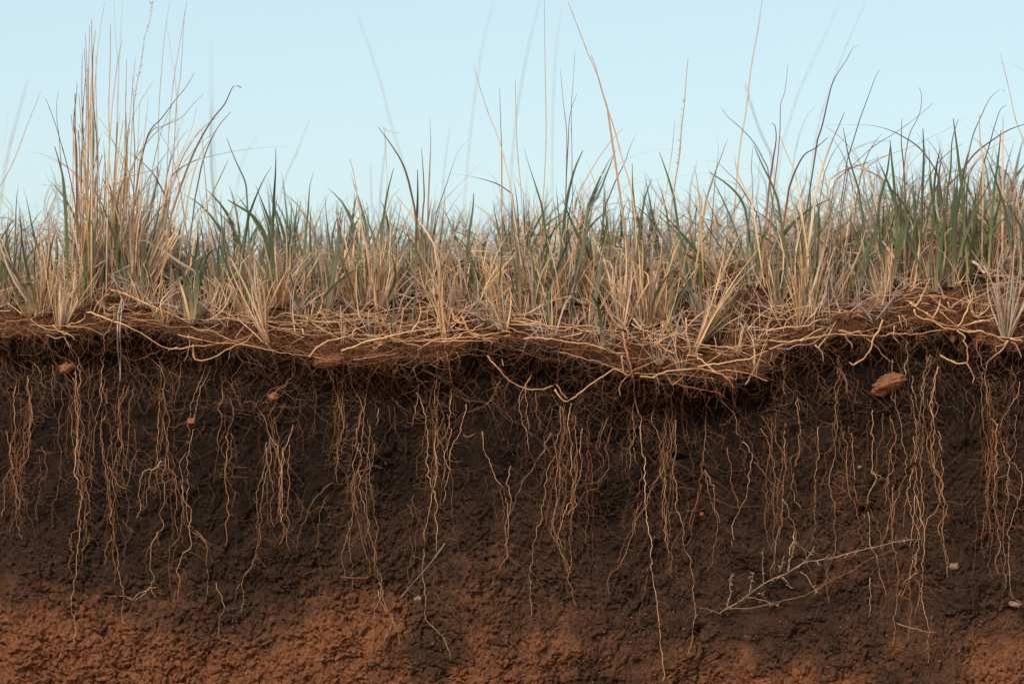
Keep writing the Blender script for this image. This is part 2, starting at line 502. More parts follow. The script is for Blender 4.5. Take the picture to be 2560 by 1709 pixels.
def sheet(name, r0, r1, label):
    V = np.stack([X[r0:r1], Y[r0:r1], Z[r0:r1]], -1).reshape(-1, 3)
    nr, nc = r1 - r0, X.shape[1]
    i = (np.arange(nr - 1)[:, None] * nc + np.arange(nc - 1)[None, :]).reshape(-1)
    F = np.stack([i, i + 1, i + nc + 1, i + nc], 1)
    me = bpy.data.meshes.new(name)
    me.vertices.add(len(V)); me.vertices.foreach_set('co', V.reshape(-1))
    me.loops.add(len(F) * 4); me.loops.foreach_set('vertex_index', F.reshape(-1).astype(np.int32))
    me.polygons.add(len(F)); me.polygons.foreach_set('loop_start', (np.arange(len(F)) * 4).astype(np.int32))
    me.polygons.foreach_set('use_smooth', np.ones(len(F), bool))
    me.update(calc_edges=True)
    for nm, A in (('subsoil', sub), ('topsoil', top)):
        a = me.attributes.new(nm, 'FLOAT', 'POINT'); a.data.foreach_set('value', A[r0:r1].reshape(-1).astype(np.float32))
    me.materials.append(M['soil'])
    o = bpy.data.objects.new(name, me); COL.objects.link(o)
    return tag(o, label, kind='structure')


sheet('foot_ground', 0, n0 + 1, 'bare brown ground in front of the cut bank')
sheet('soil_bank', n0, n1, 'cut soil bank with dark humus over red cracked subsoil')
sheet('bank_top', n1 - 1, len(X), 'level top of the bank behind the grass')


# ------------------------------------------------------------------ traced roots, stalks and tufts (positions in photograph pixels)
def q(quad, pts):
    ox, oy, s = {1: (0, 0, .5454), 2: (1280, 0, .5454), 3: (0, 855, .5454), 4: (1280, 855, .5454),
                 5: (0, 610, .27245), 6: (640, 610, .27245), 7: (1280, 610, .27245), 8: (1920, 610, .27245)}[quad]
    v = [float(t) for t in pts.replace(',', ' ').split()]
    return [(v[i] * s + ox, v[i + 1] * s + oy) for i in range(0, len(v), 2)]


ORD = ['first', 'second', 'third', 'fourth', 'fifth', 'sixth', 'seventh', 'eighth', 'ninth', 'tenth', 'eleventh', 'twelfth', 'thirteenth',
       'fourteenth', 'fifteenth', 'sixteenth', 'seventeenth', 'eighteenth', 'nineteenth', 'twentieth'] + ['twenty-' + t for t in (
       'first', 'second', 'third', 'fourth', 'fifth', 'sixth', 'seventh', 'eighth', 'ninth')] + ['thirtieth'] + ['thirty-' + t for t in ('first', 'second', 'third', 'fourth', 'fifth', 'sixth', 'seventh', 'eighth', 'ninth')]


def name_by_place(items, marks):
    """ITEMS: (object, x, description). Says where each stands among those of the same description between two landmarks."""
    groups = {}
    for o, x, d in items:
        k = max([i for i, (mx, _) in enumerate(marks) if mx <= x], default=-1)
        groups.setdefault((k, d), []).append((x, o))
    for (k, d), g in groups.items():
        g.sort(key=lambda t: t[0])
        if k < 0: g = g[::-1]
        side = 'left' if k < 0 else 'right'
        mark = marks[max(k, 0)][1]
        for i, (x, o) in enumerate(g):
            o['label'] = f'{d}, {ORD[i]} {side} of the {mark}' if len(g) > 1 else f'{d}, {side} of the {mark}'


CLS = {'p': 'pale', 't': 'tan', 'd': 'dim', 'r': 'rust', 'g': 'ash', 's': 'slate'}
SAY = {'p': 'pale', 't': 'tan', 'd': 'brown', 'r': 'rust-red', 'g': 'grey', 's': 'dark grey'}

HANGING = [
 (3,'t',2.5,'135,150 138,260 145,330 130,430 110,500 75,590 60,640 70,700 60,800 55,870'),
 (3,'p',2.0,'70,190 68,280 75,340 60,420 45,510 60,560 30,600 10,650 20,720 8,800'),
 (3,'p',2.2,'25,410 45,490 55,560 70,660 85,740 90,830 100,910'),
 (3,'t',2.0,'145,330 135,440 125,520 95,570 75,620'),
 (3,'d',1.5,'205,230 190,300 205,350'),
 (3,'t',1.5,'250,100 240,180 247,300'),
 (3,'d',1.8,'180,480 205,530 200,600 180,640 175,700 165,760 170,830'),
 (3,'t',2.5,'365,70 365,160 350,280 355,370 350,440 365,530 378,600 370,690 372,760 365,850 325,880 315,960'),
 (3,'p',2.3,'335,130 330,230 345,330 352,430 340,540 350,620 375,690 370,800 375,880 350,940 345,1020 335,1100 330,1180 340,1290 338,1385'),
 (3,'t',1.5,'320,890 330,960 318,1010 335,1060'),
 (3,'p',2.6,'475,70 470,190 480,300 465,400 478,480 485,570 510,680 515,750 505,830 520,900 535,970 550,1050 562,1110 555,1170 558,1240 570,1290'),
 (3,'p',2.0,'580,220 555,300 550,400 555,480 530,560 520,640 525,720 510,800'),
 (3,'t',1.8,'620,210 590,300 585,400 590,480 580,560 600,610'),
 (3,'t',1.5,'500,570 530,640 575,670 600,640 610,560 640,480'),
 (3,'t',1.5,'520,880 495,920 485,1000 490,1060'),
 (3,'d',1.4,'560,800 590,860 570,920 565,980'),
 (3,'p',2.0,'700,80 740,130 745,180 730,260 720,330 725,400 720,520 755,545'),
 (3,'p',2.3,'755,545 745,620 750,700 735,790 740,840 715,870 740,940'),
 (3,'p',2.0,'750,540 710,575 655,590 640,680 645,760 630,800'),
 (3,'t',2.2,'745,350 765,440 775,530 800,620 825,700 835,760 830,840 830,920 800,950 790,1020 785,1080 790,1150'),
 (3,'p',2.0,'960,110 930,200 900,300 885,400 870,480 850,570 860,660 855,740 865,820 900,880 940,930 940,1040 945,1110 935,1190 925,1230'),
 (3,'p',2.0,'720,860 700,930 690,1000 700,1080 690,1110 715,1170'),
 (3,'p',1.5,'690,1120 650,1150 600,1175 560,1175 480,1165'),
 (3,'d',1.5,'800,1150 800,1200 860,1210 925,1220'),
 (3,'p',1.8,'980,1105 1000,1150 1020,1210 1005,1290 1000,1360 1060,1370 1110,1415'),
 (3,'p',2.3,'1045,430 1040,520 1030,600 1045,670 1050,760 1040,850 1045,930'),
 (3,'p',2.0,'1230,470 1220,560 1205,650 1190,730 1190,840 1180,930 1160,1020 1115,1080 1110,1130 1105,1250'),
 (3,'t',1.6,'1115,1090 1095,1140 1070,1190'),
 (3,'p',2.4,'1200,330 1240,420 1270,480 1280,560 1285,680 1275,780 1300,850 1285,930'),
 (3,'p',2.0,'1340,370 1310,450 1290,540 1285,600'),
 (3,'t',1.8,'1330,470 1325,560 1320,640 1310,760 1320,820 1310,900 1325,960'),
 (3,'t',1.8,'1520,640 1470,690 1430,740 1400,810 1365,880 1360,950'),
 (3,'d',1.5,'1500,700 1460,790 1455,880 1465,980 1465,1060'),
 (3,'p',2.2,'1480,70 1520,180 1545,270 1560,330 1570,390 1550,480 1545,560 1545,650'),
 (3,'p',2.6,'1600,110 1620,210 1650,280 1640,400 1635,480 1655,540 1645,620 1650,700 1680,800 1695,880 1715,950 1720,1010 1740,1050 1745,1100 1735,1190 1710,1260 1705,1330 1700,1430'),
 (3,'t',2.2,'1690,130 1670,260 1665,360 1660,460 1650,560 1625,640 1630,740 1640,840 1660,920 1690,1000 1695,1080'),
 (3,'p',2.4,'1740,1100 1765,1160 1790,1230 1810,1300 1815,1390'),
 (3,'t',1.8,'1690,390 1690,470 1680,560 1640,590 1610,640 1620,720 1635,800'),
 (3,'p',1.5,'1735,300 1730,380 1720,390'),
 (3,'p',2.0,'1915,130 1920,240 1905,320 1885,385'),
 (3,'p',3.0,'1920,230 1945,320 1955,430 1955,560 1975,640 2000,720 2000,800 2005,850 2010,960'),
 (3,'p',2.2,'2000,170 1985,270 2005,350 1995,450 2005,560 1990,660 1960,780 1950,870 1945,960 1935,1050 1945,1120 1940,1200 1950,1280 2010,1330 2050,1380 2070,1450'),
 (3,'p',2.2,'2060,70 2070,200 2065,330 2060,420 2035,520 2060,600 2040,680 2030,740'),
 (3,'p',1.8,'2130,300 2110,400 2085,470 2060,540'),
 (3,'d',1.6,'1985,1150 2050,1200 2090,1250 2140,1290 2165,1340'),
 (3,'d',1.6,'1890,700 1885,740 1915,800 1910,870 1905,960 1895,1060 1900,1150'),
 (3,'t',1.6,'2290,180 2250,270 2180,310 2120,330 2070,370'),
 (3,'p',2.0,'2210,420 2230,520 2265,580 2300,670 2315,720 2325,800 2320,880 2330,960 2310,1020 2280,1080 2265,1130'),
 (3,'r',2.0,'2349,180 2310,220 2310,290 2340,370 2340,460 2310,530'),
 (3,'p',1.9,'2349,560 2330,640 2345,750 2335,850 2325,940'),
 (3,'t',2.4,'2110,425 2150,430 2190,418 2230,425'),
 (3,'t',1.8,'1350,100 1320,180 1240,230 1180,290 1145,335'),
 (3,'t',1.8,'1110,100 1060,190 1085,250 1110,300'),
 (3,'d',1.6,'1430,170 1445,260 1440,380 1420,450'),
 (3,'r',1.5,'1370,370 1390,450 1390,540'),
 (3,'d',1.5,'110,480 85,540 60,620 45,720'),
 (3,'d',1.5,'430,400 400,520 415,600 410,680'),
 (4,'p',2.0,'180,405 130,510 80,600 30,680 5,790'),
 (4,'p',2.4,'205,300 215,400 200,480 210,560 195,650 200,740 185,800 195,880 220,960 245,1030 270,1110 280,1170 290,1220'),
 (4,'p',2.2,'235,300 240,400 225,500 220,600 215,700 195,790 190,850 200,920 240,1000 265,1060'),
 (4,'p',2.2,'265,280 260,380 275,460 265,560 275,640 260,740 235,800 215,880 225,950'),
 (4,'t',2.2,'285,330 290,430 300,530 295,620 285,720 275,820 270,900 270,1010 275,1080'),
 (4,'p',1.8,'320,390 310,480 320,560 300,640 285,740 250,800'),
 (4,'p',2.0,'200,520 165,580 155,660 140,760 115,860 95,930 80,1020 65,1090 80,1160 85,1290'),
 (4,'d',1.6,'80,1030 120,1080 140,1130 142,1240'),
 (4,'r',3.0,'350,330 355,480 350,600 352,760 345,880 350,1010'),
 (4,'p',1.8,'440,350 410,420 400,470'),
 (4,'t',1.8,'450,390 430,480 450,560 410,630 395,670 340,680 310,720 290,760'),
 (4,'p',3.0,'560,150 565,240 580,330 590,450 600,560 610,680 620,780 630,880 640,980 650,1080 665,1180 675,1280 685,1380 695,1460 700,1560'),
 (4,'t',2.0,'560,490 580,560 590,620 575,680 570,780 555,900'),
 (4,'t',2.0,'610,750 570,800 550,870 520,950 490,1020 450,1070 435,1160'),
 (4,'d',1.5,'630,1040 610,1120 590,1220 575,1300'),
 (4,'p',2.2,'640,310 660,400 690,500 695,580 700,660 700,760 710,860 715,940 735,980 735,1050 760,1080'),
 (4,'t',1.8,'700,220 705,300 705,360'),
 (4,'p',2.0,'740,180 730,300 725,420 720,500 695,590 650,660 615,740'),
 (4,'p',2.4,'760,360 740,440 745,520 735,600 760,680 760,770 790,860 795,920 820,1000 830,1110 830,1200 825,1290 820,1430'),
 (4,'p',2.0,'890,260 890,400 880,500 885,570 910,650 915,740 940,830 935,920 925,1010 900,1050'),
 (4,'r',2.6,'875,540 870,650 850,740 830,830 820,890 790,940 765,1010 770,1110'),
 (4,'p',2.4,'920,160 960,250 1000,310 1020,350 1030,430 1090,500 1100,540 1085,600 1080,680 1050,770 1020,820 1015,900 1020,960'),
 (4,'t',2.0,'1100,540 1140,590 1190,650 1240,690'),
 (4,'r',2.0,'1030,350 1045,430 1060,540 1070,610'),
 (4,'t',1.8,'985,490 1005,580 1020,680 1045,760'),
 (4,'p',1.8,'1140,390 1165,430 1190,520 1200,600 1225,640'),
 (4,'p',2.2,'1250,370 1250,480 1250,600 1245,740 1235,840 1210,900 1205,1000 1190,1080'),
 (4,'t',1.8,'1190,660 1200,760 1215,800'),
 (4,'p',2.0,'1245,720 1270,790 1300,860 1310,920 1340,960 1380,1060'),
 (4,'p',2.8,'1300,870 1280,940 1270,1010 1260,1060'),
 (4,'p',2.2,'1315,260 1310,380 1320,480 1295,540 1290,650 1305,720 1320,760'),
 (4,'p',2.0,'1400,400 1400,490 1390,590 1390,700 1390,800 1380,900'),
 (4,'p',2.0,'1490,120 1485,250 1485,380 1480,500 1460,570 1450,660 1480,750 1490,850 1490,960 1450,1060 1450,1140 1455,1210'),
 (4,'t',1.8,'1520,400 1540,530 1540,680 1580,770 1590,870 1620,940'),
 (4,'p',2.9,'1660,310 1660,410 1650,510 1645,590 1665,600 1640,650 1620,710 1640,830 1650,900 1660,950 1680,1000 1690,1080 1710,1160'),
 (4,'p',2.2,'1655,600 1690,598 1695,620'),
 (4,'p',2.0,'1745,170 1755,270 1785,350 1790,460 1805,550 1780,640 1760,720 1740,740 1745,840 1755,950 1775,1070 1760,1180 1750,1270 1750,1390'),
 (4,'t',2.0,'1740,350 1755,430 1730,490 1725,600 1730,720 1735,870 1745,960'),
 (4,'r',1.8,'1765,400 1760,520 1760,650 1745,780 1740,900 1750,1040'),
 (4,'t',1.8,'1840,350 1845,460 1840,580 1810,650 1800,740 1790,860'),
 (4,'p',2.4,'1855,430 1850,560 1845,680 1865,780 1890,880 1885,960 1875,1040 1885,1130 1890,1220 1905,1300 1900,1390 1908,1460'),
 (4,'p',2.0,'1920,60 1890,160 1885,260 1880,330 1875,460'),
 (4,'p',2.0,'1965,120 1930,220 1920,280 1935,400 1920,500 1935,580 1965,630 1970,700 1990,770 1970,860 1980,970 2000,1080'),
 (4,'p',2.0,'1955,400 1965,520 1965,640 1955,740 1900,850 1880,940'),
 (4,'p',2.0,'1840,700 1835,830 1825,960 1830,1050 1800,1110 1770,1180'),
 (4,'p',2.4,'2120,0 2160,130 2185,250 2205,350 2250,450 2280,530 2330,590 2335,680 2310,750 2285,840 2275,950 2280,1080 2290,1160 2340,1210'),
 (4,'r',2.0,'2185,250 2200,400 2195,520 2190,640 2175,760 2165,860 2110,920'),
 (4,'p',2.7,'2230,370 2210,480 2220,590 2210,700 2225,820 2235,930 2220,1010 2240,1070'),
 (4,'p',2.4,'2280,540 2270,620 2270,720 2250,830 2255,930 2260,1050 2270,1130'),
 (4,'p',1.8,'2320,180 2310,260 2265,320 2220,390'),
 (4,'t',1.8,'2320,330 2300,420 2310,490 2280,540'),
 (4,'r',3.0,'2190,220 2195,330 2190,420 2195,540'),
 (4,'r',1.6,'2190,680 2190,800 2180,940'),
 (4,'p',1.6,'2230,620 2270,610 2260,680 2275,710'),
 (4,'p',1.5,'1640,1080 1635,1150 1640,1270'),
 (4,'p',1.8,'1770,1290 1820,1310 1860,1325 1940,1310'),
 (4,'p',2.0,'1500,60 1510,130 1530,180 1530,240'),
 (4,'p',2.2,'1240,110 1250,180 1255,240'),
 (4,'p',2.0,'660,150 670,210 660,290'),
 (4,'p',2.0,'605,180 600,230 600,290'),
 (4,'p',2.0,'80,160 40,240 40,330 60,420 75,500'),
 (4,'p',1.8,'110,230 115,330 135,420'),
 (4,'r',2.2,'1160,310 1220,310 1275,325'),
 (4,'t',1.5,'815,1290 850,1240 860,1220'),
 # up on the overhang: finer strands between the runners and the face
 (5,'p',2.6,'270,1240 262,1320 275,1400 285,1468 290,1540 300,1640'),
 (5,'t',2.4,'400,850 470,1000 560,1140 650,1250 720,1330'),
 (5,'t',2.2,'480,980 600,1040 680,1100 670,1220'),
 (5,'p',2.6,'720,1100 730,1220 720,1350 720,1468'),
 (5,'p',2.4,'945,840 940,960 945,1080 960,1200 940,1320 935,1450'),
 (5,'p',2.0,'330,1080 360,1180 400,1290'),
 (5,'t',2.2,'1515,700 1540,800 1560,880 1575,960'),
 (5,'t',2.2,'1420,1000 1480,1100 1490,1220 1470,1380'),
 (5,'t',2.2,'1690,1100 1660,1220 1620,1360 1600,1450'),
 (5,'t',2.0,'1120,1010 1230,1110 1350,1230 1450,1370'),
 (6,'t',2.2,'470,880 580,1000 650,1130 710,1270 720,1460'),
 (6,'d',2.2,'300,930 420,1050 500,1160 540,1300 540,1460'),
 (6,'t',2.2,'360,1050 340,1170 270,1270 170,1370'),
 (6,'d',2.2,'790,1000 850,1130 880,1290 900,1420'),
 (6,'t',2.2,'1100,1100 1050,1210 1020,1330 1000,1460'),
 (6,'d',2.0,'1300,1100 1400,1260 1480,1400'),
 (6,'t',2.2,'1320,1130 1260,1220 1230,1290 1170,1315'),
 (6,'d',2.2,'1480,980 1560,1150 1700,1240 1830,1330 1920,1450'),
 (6,'p',2.2,'1670,960 1660,1080 1660,1220'),
 (6,'p',2.2,'1840,990 1850,1090 1860,1195'),
 (6,'t',2.4,'1750,980 1780,1100 1790,1230 1780,1460'),
 (7,'d',2.2,'470,800 560,960 640,1120 730,1270'),
 (7,'d',2.4,'480,900 440,1030 410,1180 420,1300'),
 (7,'t',2.2,'150,1230 130,1340 90,1440'),
 (7,'t',2.2,'1180,860 1200,960 1180,1080 1140,1180'),
 (7,'p',2.2,'1300,1200 1310,1300 1340,1360 1310,1440'),
 (7,'d',2.2,'840,1250 830,1350 840,1450'),
 (8,'t',2.4,'1330,760 1380,870 1440,960 1460,1050'),
 (8,'t',2.4,'1830,820 1900,950 1930,1100 1960,1230 2000,1350 2030,1468'),
 (8,'t',2.2,'2010,820 1960,930 1930,1010'),
 (8,'p',2.4,'1260,880 1265,1000 1260,1120 1290,1240'),
 (8,'p',2.4,'640,1060 690,1160 715,1290 710,1390'),
 (8,'t',2.2,'640,1150 650,1260 625,1360 625,1468'),
 (8,'p',2.2,'130,1080 150,1210 155,1320 170,1380'),
 (8,'p',2.0,'20,1000 40,1060 50,1110'),
 (8,'p',2.4,'1530,1020 1480,1120 1430,1230 1410,1340 1410,1468'),
 (8,'p',2.4,'1590,1110 1540,1230 1500,1360 1490,1468'),
 (8,'p',2.4,'1140,1060 1130,1150 1140,1230 1150,1350 1170,1468'),
 (8,'d',2.0,'410,1080 480,1190 550,1300 580,1340'),
 (8,'t',2.0,'2250,1130 2280,1230 2250,1320 2220,1440'),
]

RUNNERS = [
 (5,'d',3.0,'0,690 150,700 300,670 480,630 620,600 780,570 900,550 1050,560'),
 (5,'t',3.0,'0,740 100,710 250,690 350,670'),
 (5,'p',4.0,'340,700 400,760 470,790 560,800 640,830 740,840'),
 (5,'p',4.0,'490,730 530,790 640,820 690,880'),
 (5,'p',4.2,'430,830 520,850 590,860 630,910 655,945 665,910'),
 (5,'p',3.5,'620,750 720,710 800,680 815,650'),
 (5,'t',5.5,'630,760 750,770 850,790 940,835 980,820 1030,750 1070,660 1080,560'),
 (5,'p',4.0,'820,620 950,665 1080,710 1200,765 1310,825 1400,880 1500,935 1580,960 1640,940'),
 (5,'p',4.0,'1560,960 1700,945 1850,930 2000,910 2150,890 2280,850 2349,830'),
 (5,'p',4.2,'1770,920 1775,1020 1800,1065 1900,1060 2000,1020 2100,960 2250,900 2340,830'),
 (5,'p',3.5,'1760,770 1850,790 1980,800 2080,860 2180,890 2240,910'),
 (5,'p',5.2,'1060,430 1120,440 1200,480 1300,530 1420,580 1550,640 1650,680 1760,700 1900,700 2040,695 2200,700'),
 (5,'t',3.2,'870,690 920,640 960,560 1010,480 1060,430 1120,450 1160,540 1140,610 1070,640 960,670 880,690'),
 (5,'t',3.0,'810,520 900,480 960,470 1080,475'),
 (5,'t',3.2,'1150,640 1300,650 1450,630 1600,620 1800,605 1900,610 2050,620'),
 (5,'t',3.0,'1200,690 1320,690 1480,700 1560,640 1700,560'),
 (5,'p',3.2,'1850,605 2000,620 2150,630 2349,620'),
 (5,'p',3.2,'1950,560 2050,620 2200,690 2349,710'),
 (5,'t',3.6,'2000,820 2060,790 2100,700 2190,700'),
 (5,'g',3.2,'1735,830 1735,920 1710,1080'),
 (5,'t',3.0,'0,800 80,770 120,740'),
 (5,'d',2.4,'1480,970 1400,1000 1300,1040 1220,1070 1130,1010'),
 (6,'t',3.2,'0,830 100,800 200,760 290,740'),
 (6,'p',3.6,'160,690 250,640 400,650 560,640 640,600 730,590'),
 (6,'p',4.2,'560,640 750,650 900,640 1100,625 1200,600 1350,590 1500,595'),
 (6,'t',3.2,'600,660 760,660 900,655 1050,660 1250,645 1420,650 1500,620'),
 (6,'p',3.2,'640,590 750,640 850,700 950,780 1050,830 1150,850'),
 (6,'p',4.6,'490,1050 540,980 620,930 720,885 850,840 940,800'),
 (6,'p',5.2,'790,985 850,960 940,930 1050,890 1150,860 1250,840 1400,810 1550,790 1700,770'),
 (6,'p',5.2,'1150,830 1300,880 1400,920 1550,940 1660,935 1700,910'),
 (6,'p',4.6,'1480,975 1550,930 1650,880 1800,870 2000,860 2150,880 2250,860 2349,820'),
 (6,'t',2.8,'900,1060 1050,1040 1200,1020 1300,990'),
 (6,'t',2.8,'900,960 1000,940 1100,920 1200,880'),
 (6,'p',3.2,'1720,890 1860,880 2000,885 2180,890'),
 (6,'p',8.0,'1780,600 1820,680 1880,720 1930,730'),
 (6,'p',6.5,'1890,660 1940,770 2000,830 2100,830 2220,810 2349,800'),
 (6,'p',3.8,'1500,590 1650,590 1800,590 1950,610 2100,640 2250,660 2349,670'),
 (6,'p',3.8,'2050,530 2150,540 2349,550'),
 (6,'p',3.4,'2040,600 2200,610 2349,610'),
 (6,'d',2.6,'1290,480 1450,410 1600,360 1750,340 1880,290 1960,250'),
 (6,'t',2.6,'1370,580 1550,500 1700,460 1850,420'),
 (6,'p',4.0,'1080,950 1090,970 1130,920 1160,890'),
 (6,'p',3.6,'100,900 140,970 190,1015'),
 (6,'t',4.2,'1110,650 1140,760 1170,820'),
 (6,'t',4.2,'1160,640 1180,750 1230,790'),
 (6,'t',3.0,'1300,740 1400,720 1550,730'),
 (6,'t',3.0,'1350,790 1500,790 1650,750'),
 (6,'p',3.8,'360,710 400,760 460,740 490,680'),
 (6,'p',3.6,'430,770 440,830 480,840'),
 (6,'p',4.4,'2120,1020 2200,1110 2280,1190 2349,1250 2449,1310 2569,1335 2649,1325 2729,1300'),
 (6,'p',3.4,'1520,620 1600,640 1670,690 1690,660'),
 (7,'p',5.2,'110,860 250,860 350,870 430,890 560,920 700,930 820,960 900,1000 1050,1020'),
 (7,'p',5.0,'530,1430 620,1370 720,1300 830,1230 900,1180 960,1150 1020,1170 1080,1190'),
 (7,'p',4.6,'395,1330 440,1380 490,1440 540,1425'),
 (7,'p',3.2,'410,1280 460,1360 500,1430'),
 (7,'p',3.6,'0,690 130,700 250,730 330,760 470,780 560,750 700,750 850,760'),
 (7,'p',4.2,'0,710 200,740 400,760 520,760 650,790 800,800 1000,810'),
 (7,'t',3.6,'640,790 760,820 880,840 1000,830'),
 (7,'t',4.8,'800,930 880,910 960,920 1050,930 1090,880 1080,820'),
 (7,'t',6.5,'1010,810 1040,920 1070,1020 1100,1120 1120,1200'),
 (7,'p',4.6,'1020,1020 1010,1120 1020,1190 1060,1200'),
 (7,'t',4.2,'1110,1170 1200,1120 1300,1070 1400,1040'),
 (7,'p',5.0,'1180,1215 1300,1215 1400,1180 1550,1160 1700,1150 1850,1160 2000,1160 2150,1180 2349,1260'),
 (7,'p',4.6,'1700,1130 1850,1100 2000,1070 2150,1040 2349,970'),
 (7,'p',4.2,'1700,1050 1800,1120 1900,1190 1980,1220 2060,1240 2070,1180 2050,1130'),
 (7,'t',4.6,'1430,1240 1470,1290 1520,1260 1580,1190'),
 (7,'p',4.2,'1880,1010 1950,1005 2030,1015'),
 (7,'p',3.8,'1100,730 1200,790 1330,830 1450,830 1560,870 1700,910 1900,945 2100,945 2349,910'),
 (7,'t',3.2,'1360,700 1450,660 1600,620 1700,620 2000,640 2349,640'),
 (7,'t',3.4,'1600,650 1700,670 1850,690 2000,680 2200,650 2349,520'),
 (7,'p',4.2,'1370,730 1390,830 1450,860 1540,820'),
 (7,'p',4.2,'1300,880 1330,930 1370,980 1390,1040 1450,1020'),
 (7,'p',3.8,'1590,680 1600,800 1620,920 1620,1010'),
 (7,'p',4.2,'1830,1160 1920,1200 2000,1260 2030,1330'),
 (7,'p',4.2,'2130,1290 2180,1230 2220,1160 2240,1080'),
 (7,'r',4.0,'1480,1280 1580,1310 1700,1330 1850,1350 1960,1390'),
 (7,'r',4.2,'1750,1190 1770,1260 1780,1330'),
 (7,'g',3.4,'260,680 230,770 150,860 120,920 90,1000'),
 (7,'t',3.2,'1860,810 2000,800 2100,760 2170,750'),
 (7,'t',4.2,'2220,850 2250,900 2349,880'),
 (7,'p',4.0,'980,1400 990,1310 1040,1240 1100,1190'),
 (7,'d',2.4,'980,1400 900,1400 850,1370'),
 (8,'p',5.2,'0,960 100,920 250,890 330,850 420,800 500,790'),
 (8,'p',4.2,'0,880 150,890 300,880 420,850 600,830 750,850 880,845 1000,850 1150,830 1300,835 1450,810 1580,785 1680,770'),
 (8,'g',4.2,'70,960 180,970 250,940 350,930 460,880 520,800 580,720'),
 (8,'p',4.4,'430,930 460,940 510,870 560,790 610,700'),
 (8,'p',4.8,'640,800 750,815 830,800 870,840 920,880 990,940 1050,1010 1110,1070 1150,1080'),
 (8,'p',5.4,'1030,700 1010,800 960,880 930,970 880,1040 800,1095 760,1110 730,1085'),
 (8,'p',4.6,'1310,590 1340,650 1420,690 1500,710 1570,750 1700,790 1730,770'),
 (8,'p',4.2,'1340,590 1450,650 1560,720 1680,760 1740,770'),
 (8,'p',5.2,'1280,540 1330,580 1370,530 1420,410 1460,310'),
 (8,'p',5.2,'1420,640 1500,670 1540,620 1545,500'),
 (8,'p',4.6,'1620,530 1650,590 1700,540 1760,530 1830,550 1900,520 1990,510 2130,520'),
 (8,'p',4.6,'1740,760 1780,680 1800,560 1850,490'),
 (8,'p',5.2,'1740,780 1860,800 1940,790 2050,830 2150,870 2200,880'),
 (8,'p',4.2,'1750,750 1900,730 2000,700 2080,670 2150,690'),
 (8,'p',4.6,'1750,790 1810,850 1780,890 1820,950 1810,1080'),
 (8,'p',5.4,'1590,1010 1680,1070 1760,1090 1810,1085 1830,1130 1880,1210 1880,1290'),
 (8,'p',4.2,'2200,880 2170,920 2090,950 2080,1020'),
 (8,'p',4.2,'2200,890 2150,980 2080,1030 2010,1090 1990,1160'),
 (8,'p',4.8,'2230,900 2290,960 2310,1050'),
 (8,'p',5.2,'2230,870 2290,890 2349,910'),
 (8,'t',3.6,'0,640 130,620 270,590'),
 (8,'p',4.2,'0,790 180,770 350,740 400,700 560,690'),
 (8,'t',4.2,'400,700 430,610 500,560 650,540'),
 (8,'t',3.6,'690,470 850,460 1000,470 1200,465 1450,470'),
 (8,'p',5.2,'750,410 950,390 1050,350 1200,290 1320,220 1420,210 1520,240'),
 (8,'p',4.2,'1020,380 1150,320 1300,260 1380,250'),
 (8,'p',4.2,'1520,180 1650,240 1800,270 1950,290 2150,300 2349,290'),
 (8,'p',4.0,'2040,390 2180,350 2349,330'),
 (8,'t',3.6,'1840,230 1950,190 2100,190 2250,220 2349,260'),
 (8,'p',4.2,'1850,600 1900,660 1990,600 2000,570'),
 (8,'t',3.6,'1100,600 1250,570 1330,520 1450,500 1700,480'),
 (8,'t',3.2,'650,650 800,620 950,590 1050,560'),
 (8,'p',3.4,'1180,650 1200,720 1220,780'),
 (8,'p',3.4,'1220,650 1250,720 1280,770'),
 (8,'p',3.6,'1140,740 1150,830 1190,900'),
 (8,'p',5.0,'690,840 740,900 770,960'),
 (8,'p',3.2,'460,950 490,1020 490,1090'),
]

ROOT_MARKS = [(298, 'grey straw pair'), (820, 'red patch under the lip'), (1385, 'dense root bundle'), (1590, 'long straight root'),
              (1940, 'dead thorny twig'), (2224, 'big red clod'), (2470, 'rust-red twin roots')]
LIP_MARKS = [(285, 'looped root'), (480, 'wide-leaved green tuft'), (738, 'grey swept-over bundle'), (1114, 'lip-draped tuft'),
             (1411, 'V-shaped root'), (1618, 'broadest straw tuft'), (1790, 'leaning straw bundle'), (2018, 'upright straw column'),
             (2214, 'dark jointed twig'), (2430, 'pale knotted stem')]


def side_roots(mb, path, count, r, lo, hi, down=0.3):
    """Short hair roots leaving PATH (n x 3)."""
    for _ in range(count):
        i = random.randrange(2, max(3, len(path) - 1))
        if i >= len(path): continue
        ln = lo + (hi - lo) * random.random() ** 2; m = random.randint(6, 11)
        a = random.choice((-1, 1)) * random.uniform(0.15, 1.3)
        d = np.array([math.sin(a), random.uniform(-0.25, 0.1), -abs(math.cos(a)) * down - 0.15]); d /= np.linalg.norm(d)
        t = np.linspace(0, 1, m)[:, None]
        p = path[i] + d * ln * t + np.array([0, 0, -1]) * ln * 0.35 * t ** 2
        p[1:] += np.cumsum(RNG.normal(0, ln / m * 0.62, (m - 1, 3)) * np.array([1, .3, 1]), 0) * 0.9
        mb.tube(p, np.linspace(r, r * 0.45, m), 3, cap=False)


